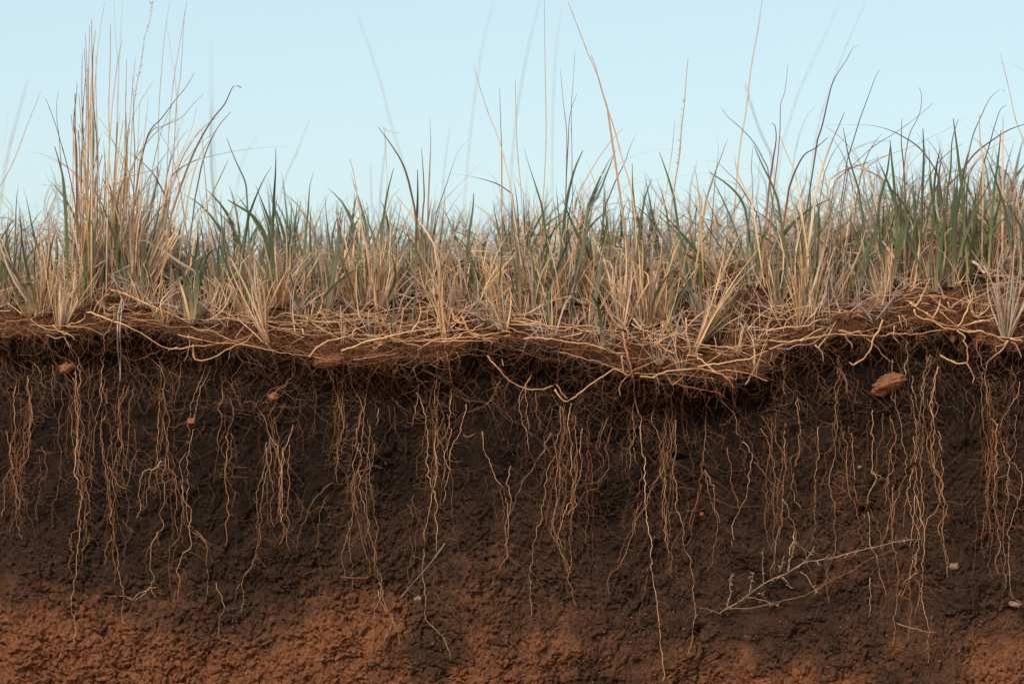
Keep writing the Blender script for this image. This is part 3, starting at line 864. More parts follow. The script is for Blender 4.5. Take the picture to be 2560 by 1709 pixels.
def bank_root(name, quad, cls, w, pts, off, kink, step=4.5):
    c = catmull(q(quad, pts), step)
    n = len(c)
    c = c + wander(n, kink * 0.8, 2.7) + wander(n, kink * 1.1, 13)
    p = on_bank_many(c, off + 0.5 * w * K)
    p[:, 1] += wander(n, 0.0016, 7, 1)[:, 0]
    sm = np.linspace(1, 0, n)
    r = 0.5 * w * K * (0.62 + 0.5 * sm) * (1 + 0.18 * wander(n, 0.6, 6, 1)[:, 0].clip(-1.2, 1.2))
    r[-1] *= 0.4
    return p, r, c


# thinner strands that run beside the traced ones
EXTRA = []        # at most 140
for quad, cls, w, pts in [h for h in HANGING if h[0] in (3, 4) and len(h[3].split()) >= 5]:
    for _ in range(random.choice((0, 1, 1, 2))):
        v = np.array([float(t) for t in pts.replace(',', ' ').split()]).reshape(-1, 2)
        i0 = random.randint(0, max(0, len(v) // 3)); i1 = random.randint(max(i0 + 3, len(v) * 2 // 3), len(v))
        v2 = v
        v = v[i0:i1] + np.array([random.choice((-1, 1)) * random.uniform(6, 38), random.uniform(-25, 25)]) + RNG.normal(0, 7, (len(v[i0:i1]), 2))
        if len(v) > 2: EXTRA.append((quad, random.choice('tdtpr'), random.uniform(1.1, 1.8), ' '.join(f'{a:.0f},{b:.0f}' for a, b in v)))
        v = v2
hang_items = []
for quad, cls, w, pts in HANGING + EXTRA[:80]:
    p, r, c = bank_root('hanging_root', quad, cls, w, pts, random.uniform(0.002, 0.006), 2.5)
    r = r * (0.66 if w > 1.8 else 0.72)
    base = p[0].copy()
    mb = MB(); mb.tube(p, r, 5)
    o = mb.build('hanging_root', CLS[cls], None, base)
    ln = np.linalg.norm(np.diff(c, axis=0), axis=1).sum()
    sb = MB(); side_roots(sb, p - base, max(3, int(ln / 19)), 0.29 * K, 0.006, 0.05)
    h = sb.build('rootlets', 'tan' if cls == 'p' else 'dim', o); h['kind'] = 'stuff'
    tag(o, None, 'root', 'roots hanging down the cut soil face')
    size = 'thick' if w >= 2.6 else 'thin'
    long_ = 'long' if ln > 330 else 'short' if ln < 130 else 'medium'
    end = ' reaching the red subsoil' if c[-1, 1] > 1430 else ''
    hang_items.append((o, c[:, 0].mean() if abs(c[0, 0] - c[-1, 0]) > 60 else c[0, 0], f'{long_} {size} {SAY[cls]} ' + ('root reaching red subsoil' if end else 'hanging root')))
name_by_place(hang_items, ROOT_MARKS)

# wispy bundles: many fine strands from one spot under the lip, every strand a part
BUNDLES = [(70, 950, 1330, 30, 9, 'rust-tinged fine root bundle by the far left edge'), (190, 930, 1330, 22, 7, 'fine root bundle left of the grey straw pair'),
           (275, 930, 1420, 26, 9, 'long fine root bundle under the grey straw pair'), (400, 950, 1330, 24, 8, 'fine root bundle right of the grey straw pair'),
           (565, 980, 1230, 14, 5, 'short fine root bundle above the small red clod on its left'), (690, 1000, 1340, 20, 7, 'fine root bundle hanging below the small red clod'),
           (850, 930, 1200, 20, 8, 'fine root bundle below the wide red clod under the lip'), (905, 1060, 1420, 22, 6, 'lower fine root bundle ending by the slanting broken straw'),
           (1080, 930, 1380, 26, 11, 'broad fine root bundle left of the V-shaped root'), (1415, 1000, 1400, 30, 14, 'densest fine root bundle hanging from the V-shaped root'),
           (1590, 990, 1180, 16, 6, 'short fine root bundle beside the long straight root'), (1680, 1000, 1330, 22, 10, 'fine root bundle just right of the long straight root'),
           (1930, 1020, 1380, 26, 9, 'fine root bundle crossing above the dead thorny twig'), (2090, 1000, 1300, 18, 6, 'fine root bundle between the twig and the dark hole'),
           (2300, 940, 1420, 28, 10, 'fine root bundle right of the big red clod'), (2490, 930, 1490, 24, 12, 'rusty fine root bundle near the right edge')]
for bx, y0, y1, sp, cnt, lab in BUNDLES:
    base = on_bank(bx, y0, 0.004)
    bt = tag(empty('root_bundle', base), lab, 'roots', 'wispy bundles of fine roots')
    sp *= 1.55
    for k in range(max(4, int(cnt * 0.78))):
        xa = bx + random.gauss(0, sp * 0.45); L_ = (y1 - y0) * random.uniform(0.45, 1.05); ya = y0 + random.uniform(-20, 50) + (y1 - y0) * random.choice((0, 0, 0, .15, .3))
        drift = random.gauss(0, sp * 0.7)
        pts = catmull([(xa + drift * t + random.gauss(0, 5), ya + L_ * t) for t in np.linspace(0, 1, 7)], 4)
        n_ = len(pts); pts = pts + wander(n_, 1.7, 2.8) + wander(n_, 3.0, 12)
        p = on_bank_many(pts, random.uniform(.002, .007))
        mb = MB(); mb.tube(p - base, np.linspace(1, .5, n_) * random.uniform(.34, .66) * K, 4)
        mb.build('strand', random.choice(('tan', 'tan', 'pale', 'rust' if 'rust' in lab else 'tan', 'dim')), bt)
    sb = MB()
    for k in range(cnt * 4):
        xa = bx + random.gauss(0, sp * 0.7); ya = random.uniform(y0, y0 + (y1 - y0) * .85)
        pts = [(xa, ya)]; a = random.uniform(0, 3.14)
        for j in range(8):
            a += random.gauss(0, .6); pts.append((pts[-1][0] + math.cos(a) * 6, pts[-1][1] + math.sin(a) * 4))
        p = on_bank_many(np.array(pts), random.uniform(.002, .006))
        sb.tube(p - base, np.linspace(.34, .2, 9) * K, 3, False)
    sb.build('rootlets', 'tan', bt)['kind'] = 'stuff'

run_items = []
for k in range(46):                                       # long thin runners laid level along the lip
    x0 = random.uniform(-60, 2400); L_ = random.uniform(140, 420); f_ = random.uniform(0.45, 1.02); v = []
    sl = random.gauss(0, 0.05)
    for j in range(6):
        x_ = x0 + L_ * j / 5
        cr_, lp_ = np.interp(x_, CREST[:, 0], CREST[:, 1]), np.interp(x_, LIP[:, 0], LIP[:, 1])
        y_ = cr_ + (lp_ - cr_) * f_ + sl * L_ * (j / 5 - .5) + 10 * math.sin(j * 0.63) * random.uniform(.3, 1) + random.gauss(0, 4)
        v.append(f'{x_ / .27245:.0f},{(y_ - 610) / .27245:.0f}')
    RUNNERS.append((5, random.choice('pptd'), random.uniform(1.6, 3.0), ' '.join(v)))
for quad, cls, w, pts in RUNNERS:
    p, r, c = bank_root('runner_root', quad, cls, w, pts, random.uniform(0.006, 0.014), 1.5, 5)
    up = sstep(-0.01, 0.03, p[:, 2] - lip_z(p[:, 0]))
    k = min(len(p), 13)                                   # a runner spans the hollows
    pad = np.pad(p[:, 1], (k // 2, k - 1 - k // 2), mode='edge')
    low = np.array([pad[i:i + k].min() for i in range(len(p))])
    pad = np.pad(low, (k // 2, k - 1 - k // 2), mode='edge')
    p[:, 1] = np.convolve(pad, np.ones(k) / k, 'valid') - 0.008 * up
    base = p[0].copy()
    r = r * 0.8
    mb = MB(); mb.tube(p, r, 6)
    # joints on the runner
    for i in range(6, len(p) - 4, random.randint(9, 14)):
        mb.tube(p[i - 1:i + 2], np.array([1.0, 1.3, 1.0]) * r[i], 6, cap=False)
    o = mb.build('runner_root', 'runner' if cls == 'p' else CLS[cls], None, base)
    ln = np.linalg.norm(np.diff(c, axis=0), axis=1).sum()
    sb = MB(); side_roots(sb, p - base, max(2, int(ln / 28)), 0.42 * K, 0.008, 0.05, 1.0)
    h = sb.build('rootlets', 'tan', o); h['kind'] = 'stuff'
    tag(o, None, 'root', 'runner roots woven along the bank lip')
    dx, dz = abs(c[-1, 0] - c[0, 0]), abs(c[-1, 1] - c[0, 1])
    way = 'level' if dz < 0.22 * dx else 'slanting' if dz < 1.3 * dx else 'upright'
    size = 'thick' if w >= 4.6 else 'thin'
    long_ = 'long' if ln > 190 else 'short'
    place = ' below the lip' if c[:, 1].mean() > 880 else ' on the lip' if c[:, 1].mean() > 770 else ' above the lip'
    size = size if w > 2.6 else 'fine'
    run_items.append((o, c[:, 0].min(), f'{long_} {size} {way} {SAY[cls]} runner root{place}'))
name_by_place(run_items, LIP_MARKS)


# two grey straws hanging in front of the face on the left
def straw(pts, w, mat, off, label, cat='straw', name='fallen_straw'):
    c = catmull(pts, 6)
    p = on_bank_many(c, off)
    b = p[0].copy()
    mb = MB(); mb.tube(p, np.linspace(1, 0.5, len(p)) * w * 0.5 * K, 5)
    return tag(mb.build(name, mat, None, b), label, cat)

straw(q(5, '1120,490 1085,640 1078,850 1080,960 1100,1140 1102,1260'), 4, 'ash', 0.02, 'grey dead straw hanging below the lip, left one of a touching pair')
straw(q(5, '1115,500 1112,650 1100,800 1108,1000 1104,1240'), 3.4, 'ash', 0.021, 'grey dead straw hanging below the lip, right one of a touching pair')
straw(q(3, '2040,920 1990,990 1940,1050 1835,1170'), 2.8, 'ash', 0.006, 'pale broken straw lying slantwise across the lower soil face')
straw(q(3, '1560,1075 1620,1080 1690,1078'), 4, 'rust', 0.004, 'short brown straw lying level on the lower soil face')

# ------------------------------------------------------------------ dead thorny twig lying on the lower right of the face
def twig_path(pts): return on_bank_many(catmull(q(4, pts), 5) + 0, 0.012)

tw0 = twig_path('955,1240 1060,1175 1150,1110 1250,1060 1350,1010 1450,990 1550,965 1660,940 1750,920 1840,900')
twig = empty('dead_twig', tw0[0])
tag(twig, 'dead grey thorny twig with side shoots lying slantwise on the lower face', 'twig')
thorns = MB()


def add_thorns(p, every, size):
    for i in range(2, len(p) - 1, every):
        d = np.array([random.uniform(-1, 1), random.uniform(-0.8, 0.1), random.uniform(-1, 1)]); d /= np.linalg.norm(d)
        s = size * random.uniform(0.6, 1.3)
        thorns.tube(np.stack([p[i], p[i] + d * s * 0.5, p[i] + d * s]), np.array([0.0008, 0.0006, 0.0002]), 4)

for nm, pts, w0, w1 in (('stem', None, 4.2, 2.4), ('side_stem', '955,1240 1010,1222 1100,1215 1220,1190 1350,1160 1430,1110 1550,1050 1660,985 1740,955', 3.0, 1.6),
                        ('stem_root', '955,1240 900,1225 860,1215 830,1180', 4, 2)):
    p = tw0 if pts is None else twig_path(pts)
    p = p + wander(len(p), 0.0008, 5, 3)
    mb = MB(); mb.tube(p - tw0[0], np.linspace(w0, w1, len(p)) * 0.4 * K, 6)
    mb.build(nm, 'twig' if pts is None else 'dim', twig)
    if pts is None: add_thorns(p - tw0[0], 4, 0.008)
for pts in ('1060,1170 1130,1170 1180,1195 1225,1205', '1085,1165 1095,1100 1110,1055', '1155,1110 1150,1020 1155,945', '1265,1060 1275,1000 1300,900',
            '1330,1020 1360,980 1390,930', '1325,1050 1360,1090 1405,1150', '1240,1070 1270,1110 1280,1130', '985,1220 1000,1140 1010,1050', '1750,920 1790,905 1830,905',
            '1225,1050 1240,1010 1250,985', '1120,1150 1140,1150 1165,1170'):
    p = twig_path(pts); p = p + wander(len(p), 0.0009, 4, 3)
    mb = MB(); mb.tube(p - tw0[0], np.linspace(2.6, 1.5, len(p)) * 0.42 * K, 5)
    mb.build('side_shoot', 'twig', twig)
    add_thorns(p - tw0[0], 3, 0.0055); add_thorns((p - tw0[0])[-8:], 1, 0.0065)
th = thorns.build('thorns', 'twig', twig); th['kind'] = 'stuff'


# ------------------------------------------------------------------ clods and pebbles on the face
def lump(name, sx, sy, w, h, d, mat, label, cat, rot=0.0, rough=0.42, bury=0.36):
    import bmesh
    bm = bmesh.new(); bmesh.ops.create_icosphere(bm, subdivisions=5 if w > 50 else 4, radius=1.0)
    sd = random.uniform(0, 90)
    co = np.array([v.co for v in bm.verts])
    def f3(k, o, e): return (fbm(co[:, 0] * k + sd, co[:, 2] * k, o, e) + fbm(co[:, 0] * k, co[:, 1] * k + sd, o, e + 1) + fbm(co[:, 1] * k + sd, co[:, 2] * k, o, e + 2)) / 1.7
    n = f3(1.4, 3, 5) * rough * 1.3 + f3(5, 3, 6) * rough * 0.6 + f3(13, 2, 8) * rough * 0.42 if True else fbm(co[:, 0] * 5 + sd, co[:, 2] * 5 + co[:, 1] * 4, 4, 6, 0.7) * rough * 0.9 + fbm(co[:, 0] * 16 + sd, co[:, 2] * 16 + co[:, 1] * 13, 2, 8) * rough * 0.25
    co = co * (1 + n)[:, None]
    co[:, 0] *= w * K / 2; co[:, 1] *= d * K / 2; co[:, 2] *= h * K / 2
    ca, sa = math.cos(rot), math.sin(rot)
    co = np.stack([co[:, 0] * ca - co[:, 2] * sa, co[:, 1], co[:, 0] * sa + co[:, 2] * ca], 1)
    for v, c in zip(bm.verts, co): v.co = c
    me = bpy.data.meshes.new(name); bm.to_mesh(me); bm.free()
    me.polygons.foreach_set('use_smooth', [True] * len(me.polygons)); me.materials.append(M[mat])
    o = bpy.data.objects.new(name, me); COL.objects.link(o)
    o.location = tuple(on_bank(sx, sy, d * K * (0.5 - bury)))
    return tag(o, label, cat)


lump('soil_clod', 2226, 957, 88, 40, 46, 'clod', 'big red clod stuck in the dark soil face', 'clod', 0.32, 0.26)
lump('soil_clod', 2200, 976, 40, 26, 30, 'clod', 'red lump under the left end of the big red clod', 'clod', -0.2, 0.4)
lump('soil_clod', 166, 921, 30, 26, 22, 'clod', 'small reddish clod below the hooked root', 'clod', 0.5)
lump('soil_clod', 822, 903, 74, 30, 30, 'clod', 'wide red clod tucked right under the lip', 'clod', 0.15)
lump('soil_clod', 685, 990, 28, 22, 20, 'clod', 'small red clod in dark soil under the swept-over bundle', 'clod')
lump('soil_clod', 479, 1052, 20, 16, 14, 'clod', 'tiny red clod in the upper dark soil', 'clod')
for sx, sy, w, t in ((2383, 848, 15, 'first'), (2450, 848, 17, 'second')):
    lump('soil_clod', sx, sy, w, w, w, 'clod', f'round ochre crumb below the fork of runner roots, {t} from the left', 'clod')
lump('soil_clod', 2319, 897, 11, 11, 10, 'clod', 'tiny round crumb above and right of the big red clod', 'clod')
lump('soil_clod', 2274, 829, 13, 10, 10, 'clod', 'small ochre crumb over the long level runner root', 'clod')
lump('pebble', 1045, 1497, 18, 12, 12, 'pebble', 'small pale pebble below the slanting broken straw', 'pebble')
lump('pebble', 2385, 1415, 24, 15, 14, 'pebble', 'pale pinkish pebble between hanging roots and twig tip', 'pebble')
lump('pebble', 2537, 1511, 30, 13, 14, 'pebble', 'pale flat pebble low on the face by the rightmost roots', 'pebble', -0.3)
lump('pebble', 2149, 1167, 10, 9, 8, 'pebble', 'tiny grey pebble above the dark hole in the face', 'pebble')
lump('soil_clod', 1754, 1284, 9, 9, 8, 'clod', 'tiny orange crumb beside the rust-red root', 'clod')

# pale knotted stem and dark jointed twigs on the lip, to the right
def stem(name, pts, w0, w1, mat, off, label, cat, knots=0.25):
    c = catmull(pts, 4); c = c + wander(len(c), 1.3, 5)
    p = on_bank_many(c, off); b = p[0].copy()
    n = len(p)
    r = np.linspace(w0, w1, n) * 0.5 * K * (1 + knots * wander(n, 0.7, 4, 1)[:, 0].clip(-1, 1))
    mb = MB(); mb.tube(p - b, r, 8)
    o = mb.build(name, mat); o.location = tuple(b)
    return tag(o, label, cat)

stem('woody_stem', q(8, '1640,0 1700,30 1790,60 1780,120 1850,150 1920,190 1950,240 1985,285'), 13, 9, 'bark', 0.05, 'pale knotted woody stem zigzagging down through green blades', 'stem')
stem('woody_stem', q(8, '1960,60 1990,130 1995,220 2000,290'), 9, 7, 'slate', 0.03, 'greyish woody stub beside the pale knotted stem', 'stem')
stem('dead_twig', q(8, '640,370 700,375 780,360 820,460 830,540 900,620 960,710'), 6, 5, 'slate', 0.035, 'dark grey crooked twig lying over runner roots by the straw column', 'twig')
stem('dead_twig', q(8, '840,0 890,170 900,300 880,440 840,460'), 4.5, 4, 'ash', 0.05, 'smooth grey bent twig hooked over the dark crooked twig', 'twig', 0.1)
stem('dead_twig', q(8, '820,460 790,520 760,575'), 4, 3, 'slate', 0.036, 'short dark twig spur under the crooked twig', 'twig')
stem('dead_twig', q(8, '1000,690 1060,610 1120,530 1180,480 1230,460'), 7, 6, 'slate', 0.03, 'dark jointed twig slanting across the lip roots', 'twig', 0.4)
stem('bark_scrap', q(7, '520,480 580,505 640,530 690,545'), 9, 13, 'slate', 0.03, 'dark weathered bark scrap lying on the lip', 'bark', 0.4)
stem('dead_twig', q(6, '1940,630 2030,660 2110,700 2200,720 2240,790'), 6, 6, 'slate', 0.025, 'dark rough stick behind level runners on the lip', 'twig', 0.4)


# ------------------------------------------------------------------ grass blades: shared meshes, 0.12 m long
NOM = 0.12
def blade_mesh(name, mat, width, bend, twist, kind='blade', segs=7, sway=0.0):
    t = np.linspace(0, 1, segs + 1)
    ang = bend * t ** 1.6
    if kind == 'kink':
        kt = random.uniform(0.45, 0.8)
        ang = ang + np.where(t > kt, random.uniform(0.8, 1.9), 0)
    dz, dx = np.cos(ang), np.sin(ang)
    z = np.concatenate([[0], np.cumsum((dz[1:] + dz[:-1]) / 2)]) / segs * NOM
    x = np.concatenate([[0], np.cumsum((dx[1:] + dx[:-1]) / 2)]) / segs * NOM
    y = sway * NOM * np.sin(t * random.uniform(2, 5)) * t
    p = np.stack([x, y, z], 1)
    a0 = random.uniform(0, 6.28)
    a = a0 + twist * t
    side = np.stack([np.cos(a), np.sin(a), 0 * a], 1)
    if kind == 'green': w = width * np.clip(np.minimum(0.62 + 1.3 * t, (1 - t) * 1.75 + 0.02), 0.02, 1)
    elif kind == 'stub': w = width * np.interp(t, [0, .15, .5, 1], [1.25, 1.0, .85, .6])
    else: w = width * np.interp(t, [0, .1, .6, .95, 1], [1.15, 1.0, .8, .35, .08])
    mb = MB(); mb.ribbon(p, w, side)
    return mb.mesh(name, mat)


VAR = {k: [] for k in ('green', 'dry', 'grey', 'brown')}
for i in range(22):
    VAR['green'].append(blade_mesh('green_blade', 'green' if i % 3 else 'grey_green', random.uniform(.0030, .0060), random.choice((-1, 1)) * random.uniform(.03, .38), random.uniform(-1.3, 1.3), 'green', 8, .05))
for i in range(5):
    VAR['green'].append(blade_mesh('green_blade', 'green', random.uniform(.0036, .0054), random.choice((-1, 1)) * random.uniform(.6, 1.3), random.uniform(-1, 1), 'green', 9, .08))
for i in range(26):
    k = 'kink' if i % 5 == 0 else 'stub' if i % 2 else 'blade'
    VAR['dry'].append(blade_mesh('dry_blade', 'straw', random.uniform(.0014, .0034), random.choice((-1, 1)) * random.uniform(.05, .85), random.uniform(-2, 2), k, 7, .07))
for i in range(20):
    k = 'kink' if i % 4 == 0 else 'stub' if i % 2 else 'blade'
    VAR['grey'].append(blade_mesh('dry_blade', 'grey', random.uniform(.0016, .0034), random.choice((-1, 1)) * random.uniform(.05, .9), random.uniform(-2, 2), k, 7, .09))
for i in range(10):
    VAR['brown'].append(blade_mesh('dry_blade', 'brown', random.uniform(.0018, .0034), random.choice((-1, 1)) * random.uniform(.1, .9), random.uniform(-2, 2), 'blade', 8, .07))


def put_blade(parent, kind, loc, length, tilt, azim):
    me = random.choice(VAR[kind])
    o = bpy.data.objects.new('green_blade' if kind == 'green' else 'dry_blade', me)
    COL.objects.link(o)
    o.parent = parent
    R = Matrix.Rotation(azim, 4, 'Z') @ Matrix.Rotation(tilt, 4, 'Y') @ Matrix.Rotation(random.uniform(0, 6.283), 4, 'Z')
    o.matrix_local = Matrix.Translation(Vector(loc)) @ R @ Matrix.Diagonal((min(length / NOM, 1.2), min(length / NOM, 1.2), length / NOM, 1)) if kind != 'green' else Matrix.Translation(Vector(loc)) @ R @ Matrix.Scale(length / NOM, 4)
    return o


def tuft(base, spec, radius, lean, spread):
    """SPEC: list of (kind, count, height in metres). LEAN in degrees to the right; SPREAD in degrees."""
    t = empty('grass_tuft', base); lean += random.gauss(0, 3)
    fx, fy = random.uniform(.75, 1.3), random.uniform(.7, 1.2)
    for kind, cnt, h in spec:
        for _ in range(cnt):
            a = random.uniform(0, 6.283); rr = 0.7 * radius * math.sqrt(random.random())
            lx, ly = rr * math.cos(a), rr * math.sin(a) * 0.8
            k = rr / (0.7 * radius); spread_ = spread * (1.25 if kind != 'green' else 1.0)
            sx_ = math.radians(lean + fx * spread_ * (k * math.cos(a) * 0.95 + random.gauss(0, 0.5)))
            sy_ = math.radians(fy * spread_ * 0.7 * (k * math.sin(a) * 0.8 + random.gauss(0, 0.35)) - 2)
            tilt = min(1.35, math.hypot(sx_, sy_)); azim = math.atan2(sy_, sx_)
            if kind == 'green': ln = h * random.uniform(0.55, 1.05)
            else: ln = h * random.choice((random.uniform(0.3, 0.7), random.uniform(0.6, 1.1)))
            put_blade(t, kind, (lx, ly, -0.004), ln, tilt, azim)
    return t


# front tufts: x, y of the base in the photograph, dry count, dry height px, green count, green height px, lean, spread, dry kind, radius px, own label
D, G = 'dry', 'grey'
FRONT = [
 (-30,770,16,170,6,260,4,16,D,22,None),(14,763,18,160,7,300,0,14,D,20,None),(40,741,12,170,10,290,6,13,D,18,None),(104,784,34,250,8,290,-2,17,D,26,None),
 (153,817,24,190,3,250,3,15,D,20,None),(204,763,26,250,8,310,4,12,D,24,None),(259,741,34,300,8,330,2,11,D,28,'dense tall straw tuft under the tallest stalks at the looped root'),
 (300,735,26,300,6,300,3,13,G,28,None),(335,746,26,260,7,300,6,13,D,24,None),(362,763,16,150,4,260,8,18,D,18,None),(425,763,20,95,2,180,6,24,G,18,None),
 (480,806,13,150,0,0,-2,18,D,10,'straw tuft with wide green leaves forking over the lip edge'),(534,743,12,160,9,250,0,15,D,18,None),(561,763,6,90,8,240,2,12,D,14,None),
 (616,779,26,170,8,280,-4,18,D,22,None),(590,735,12,150,9,270,3,15,D,20,None),(667,850,16,250,0,0,-9,9,D,12,'slim straw tuft leaning left with bent white root at its foot'),
 (694,763,44,190,7,290,5,20,D,28,None),(738,795,34,110,0,0,17,9,G,14,'grey swept-over bundle of dead blades on the lip'),(765,806,12,210,3,240,2,14,G,14,None),
 (787,730,14,130,9,270,0,13,D,20,None),(820,763,20,170,7,280,3,14,D,18,None),(855,855,7,120,0,0,2,7,D,9,None),(880,763,18,240,4,280,-9,12,D,18,None),
 (918,757,40,190,6,270,4,19,D,28,None),(953,768,26,240,5,270,14,15,D,18,None),(983,801,14,130,0,0,6,20,G,16,None),(1015,735,12,110,9,250,2,14,D,20,None),
 (1060,738,30,160,8,270,0,20,D,18,None),(1114,850,22,330,0,0,-2,6,D,10,'big lip-draped tuft with long bent straw stems'),(1147,801,14,210,5,270,-4,16,D,16,None),
 (1179,771,26,190,8,280,4,22,D,22,None),(1234,768,18,180,6,270,0,15,D,18,None),(1261,822,12,190,0,0,-14,14,D,14,None),
 (1307,790,16,190,4,290,-12,13,D,16,None),(1340,773,24,220,9,320,-2,13,D,20,None),(1381,839,8,230,2,260,-5,9,D,8,None),(1411,768,30,230,10,320,3,16,D,26,None),
 (1433,806,7,80,0,0,14,10,D,10,None),(1471,757,24,210,8,300,4,17,D,20,None),(1531,746,30,200,8,290,-14,16,D,22,None),(1552,817,26,270,4,280,-6,13,D,20,None),
 (1618,814,64,240,6,290,-2,17,D,36,'broadest straw tuft, fanning up from the middle of the lip'),(1653,850,8,70,0,0,6,9,'brown',9,None),(1661,822,12,200,2,280,5,12,D,14,None),
 (1689,877,4,110,0,0,2,4,D,6,None),(1732,885,16,330,0,0,27,3.5,D,9,'long leaning straw bundle rising from the lip to the upper right'),(1749,795,16,200,4,270,-6,20,G,18,None),
 (190,745,14,430,0,0,2,6,D,16,None),(235,738,16,480,0,0,3,6,D,18,None),(290,735,14,420,2,330,5,8,D,18,None),(360,740,12,360,2,330,9,9,D,18,None),(330,738,22,300,4,320,3,12,G,20,None),
 (1798,700,34,150,5,260,-26,20,D,18,'grey straw fan sweeping left above the leaning bundle'),(1841,885,9,120,0,0,4,13,D,9,None),(1887,931,6,120,0,0,3,9,D,7,None),
 (1882,708,10,120,14,300,0,22,D,16,'open green fan tuft just behind the leaning bundle'),(1819,814,8,150,0,0,-8,14,D,10,None),(1942,757,12,200,6,280,4,15,D,16,None),
 (1999,779,14,260,5,320,-8,9,D,12,None),(2018,787,34,270,6,330,1,9,D,22,'upright straw column tuft with green blades on top'),(2029,820,6,200,2,260,3,7,D,9,None),
 (2064,784,22,230,2,270,16,14,G,18,None),(2105,757,14,180,7,290,4,16,D,20,None),(2150,740,12,170,8,300,2,15,D,20,None),(2206,763,18,220,3,280,-15,13,D,14,None),
 (2214,784,14,60,0,0,8,30,G,16,None),(2220,724,16,200,8,310,-6,18,D,20,None),(2274,713,18,210,8,320,-7,16,D,20,None),(2334,724,10,190,10,330,0,12,D,18,None),
 (2383,711,12,150,18,330,2,15,D,22,'dense green tuft with straw feet left of the pale knotted stem'),(2410,705,10,140,12,320,5,14,D,20,None),(2481,692,16,190,9,330,0,16,D,22,None),
 (2514,839,34,270,0,0,-3,9,G,16,'grey straw tuft hanging over the lip near its thick bent root'),(2541,673,18,230,10,330,2,15,D,22,None),(2600,690,20,220,10,330,0,16,D,24,None),
 (2440,670,10,170,10,310,3,15,D,20,None),(2300,690,10,170,10,310,-3,15,D,20,None),(2000,715,10,170,10,290,3,15,D,20,None),(1720,720,14,150,9,290,3,16,D,22,None),
]
TUFT_MARKS = [(259, 'dense tall straw tuft'), (480, 'wide-leaved green tuft'), (738, 'grey swept-over bundle'), (1114, 'lip-draped tuft'),
              (1618, 'broadest straw tuft'), (1882, 'open green fan tuft'), (2018, 'upright straw column'), (2383, 'dense green tuft')]
tuft_items = []
for sx, sy, nd, hd, ng, hg, lean, spread, dk, rad, label in FRONT:
    base = on_bank(sx, sy, 0.004)
    spec = []
    if nd:
        if dk == D: spec += [(D, int(nd * 1.45), hd * K), (G, max(1, int(nd * 0.5)), hd * K * 0.9)]
        else: spec += [(dk, nd, hd * K), (D, nd // 4, hd * K)]
    if ng: spec += [('green', max(2, int(ng * .75)), hg * K)]
    t = tuft(base, spec, rad * K, lean, spread)
    tag(t, label, 'grass tuft', 'grass tufts rooted along the bank lip')
    if not label:
        size = 'tall' if max(hd, hg) > 285 else 'short' if max(hd, hg) < 160 else 'middling'
        colr = 'grey' if dk == G and ng < 4 else 'brown' if dk == 'brown' else 'straw-coloured' if ng < 5 else 'green-and-straw'
        where = 'on the lip' if sy > 790 else 'behind the lip'
        tuft_items.append((t, sx, f'{size} {colr} tuft {where}'))
# short stubs of dead blades between them
for k in range(90):
    sx = -60 + (k + random.random()) * 2680 / 90
    cr_, lp_ = float(np.interp(sx, CREST[:, 0], CREST[:, 1])), float(np.interp(sx, LIP[:, 0], LIP[:, 1]))
    sy = cr_ + (lp_ - cr_) * (random.uniform(0.3, 1.0) if 980 < sx < 1950 and k % 2 else random.uniform(0.05, 0.85))
    hh = random.uniform(70, 170)
    dk = random.choice((D, D, G))
    t = tuft(on_bank(sx, sy, 0.003), [(dk, random.randint(10, 20), hh * K), (G, 5, hh * K * 0.8)] + ([('green', 2, 240 * K)] if random.random() < .4 else []),
             random.uniform(8, 18) * K, random.gauss(0, 9), random.uniform(13, 26))
    tag(t, None, 'grass tuft', 'grass tufts rooted along the bank lip')
    tuft_items.append((t, sx, f"stubby {'straw-coloured' if dk == D else 'grey'} tuft {'on the lip' if sy > 790 else 'behind the lip'}"))
name_by_place(tuft_items, TUFT_MARKS)

# wide leaves that stand out in the forked tuft
def leaf(parent_or_none, name, pts, w, mat, y, label=None, plant=False, turn=0.0, segstep=9, cat='grass blade', group=None, tube=False, tip=0.1):
    """A traced leaf or stalk, base last; at depth Y behind the bank face (metres)."""
    c = catmull(pts, segstep)[::-1]
    p = np.array([on_frame(a, b, y) for a, b in c])
    if plant:
        g = float(ground_z(p[0, 0], y)) if y > 0.12 else float(crest_z(p[0, 0])) - 0.02
        if p[0, 2] > g:
            d = p[0] - p[min(3, len(p) - 1)]; d = d / (abs(d[2]) + 1e-6)
            hgt = p[0, 2] - g + 0.01
            m = max(3, int(hgt / 0.012))
            tt = np.linspace(1, 0, m, endpoint=False)[:, None]
            low = p[0] + np.array([np.clip(d[0], -.25, .25) * 0.6 * hgt, 0, -hgt]) * tt
            p = np.concatenate([low, p])
    n = len(p); t = np.linspace(0, 1, n)
    p[:, 1] += np.sin(t * random.uniform(1.5, 4)) * random.uniform(-0.02, 0.03) * t
    mb = MB()
    ww = w * K * (DIST + y) / DIST * (0.72 if y >= 0.45 else 1.0)
    if tube:
        rr = ww * 0.5 * np.interp(t, [0, .6, 1], [1.0, .85, .35])
        for i_ in range(random.randint(4, 8), n - 3, random.randint(9, 13)): rr[i_] *= 1.45          # nodes on the stem
        mb.tube(p, rr, 5)
    else:
        a = turn + random.uniform(-0.5, 0.5) + random.uniform(-1.1, 1.1) * t
        side = np.stack([np.cos(a), np.sin(a), 0 * a], 1)
        mb.ribbon(p, ww * np.interp(t, [0, .2, .55, .9, 1], [.75, 1, 1, .5, tip]), side)
    o = mb.build(name, mat, None, p[0].copy())
    if parent_or_none is not None:
        o.location = tuple(p[0] - np.array(parent_or_none.location)); o.parent = parent_or_none
    else: tag(o, label, cat, group)
    return o, p

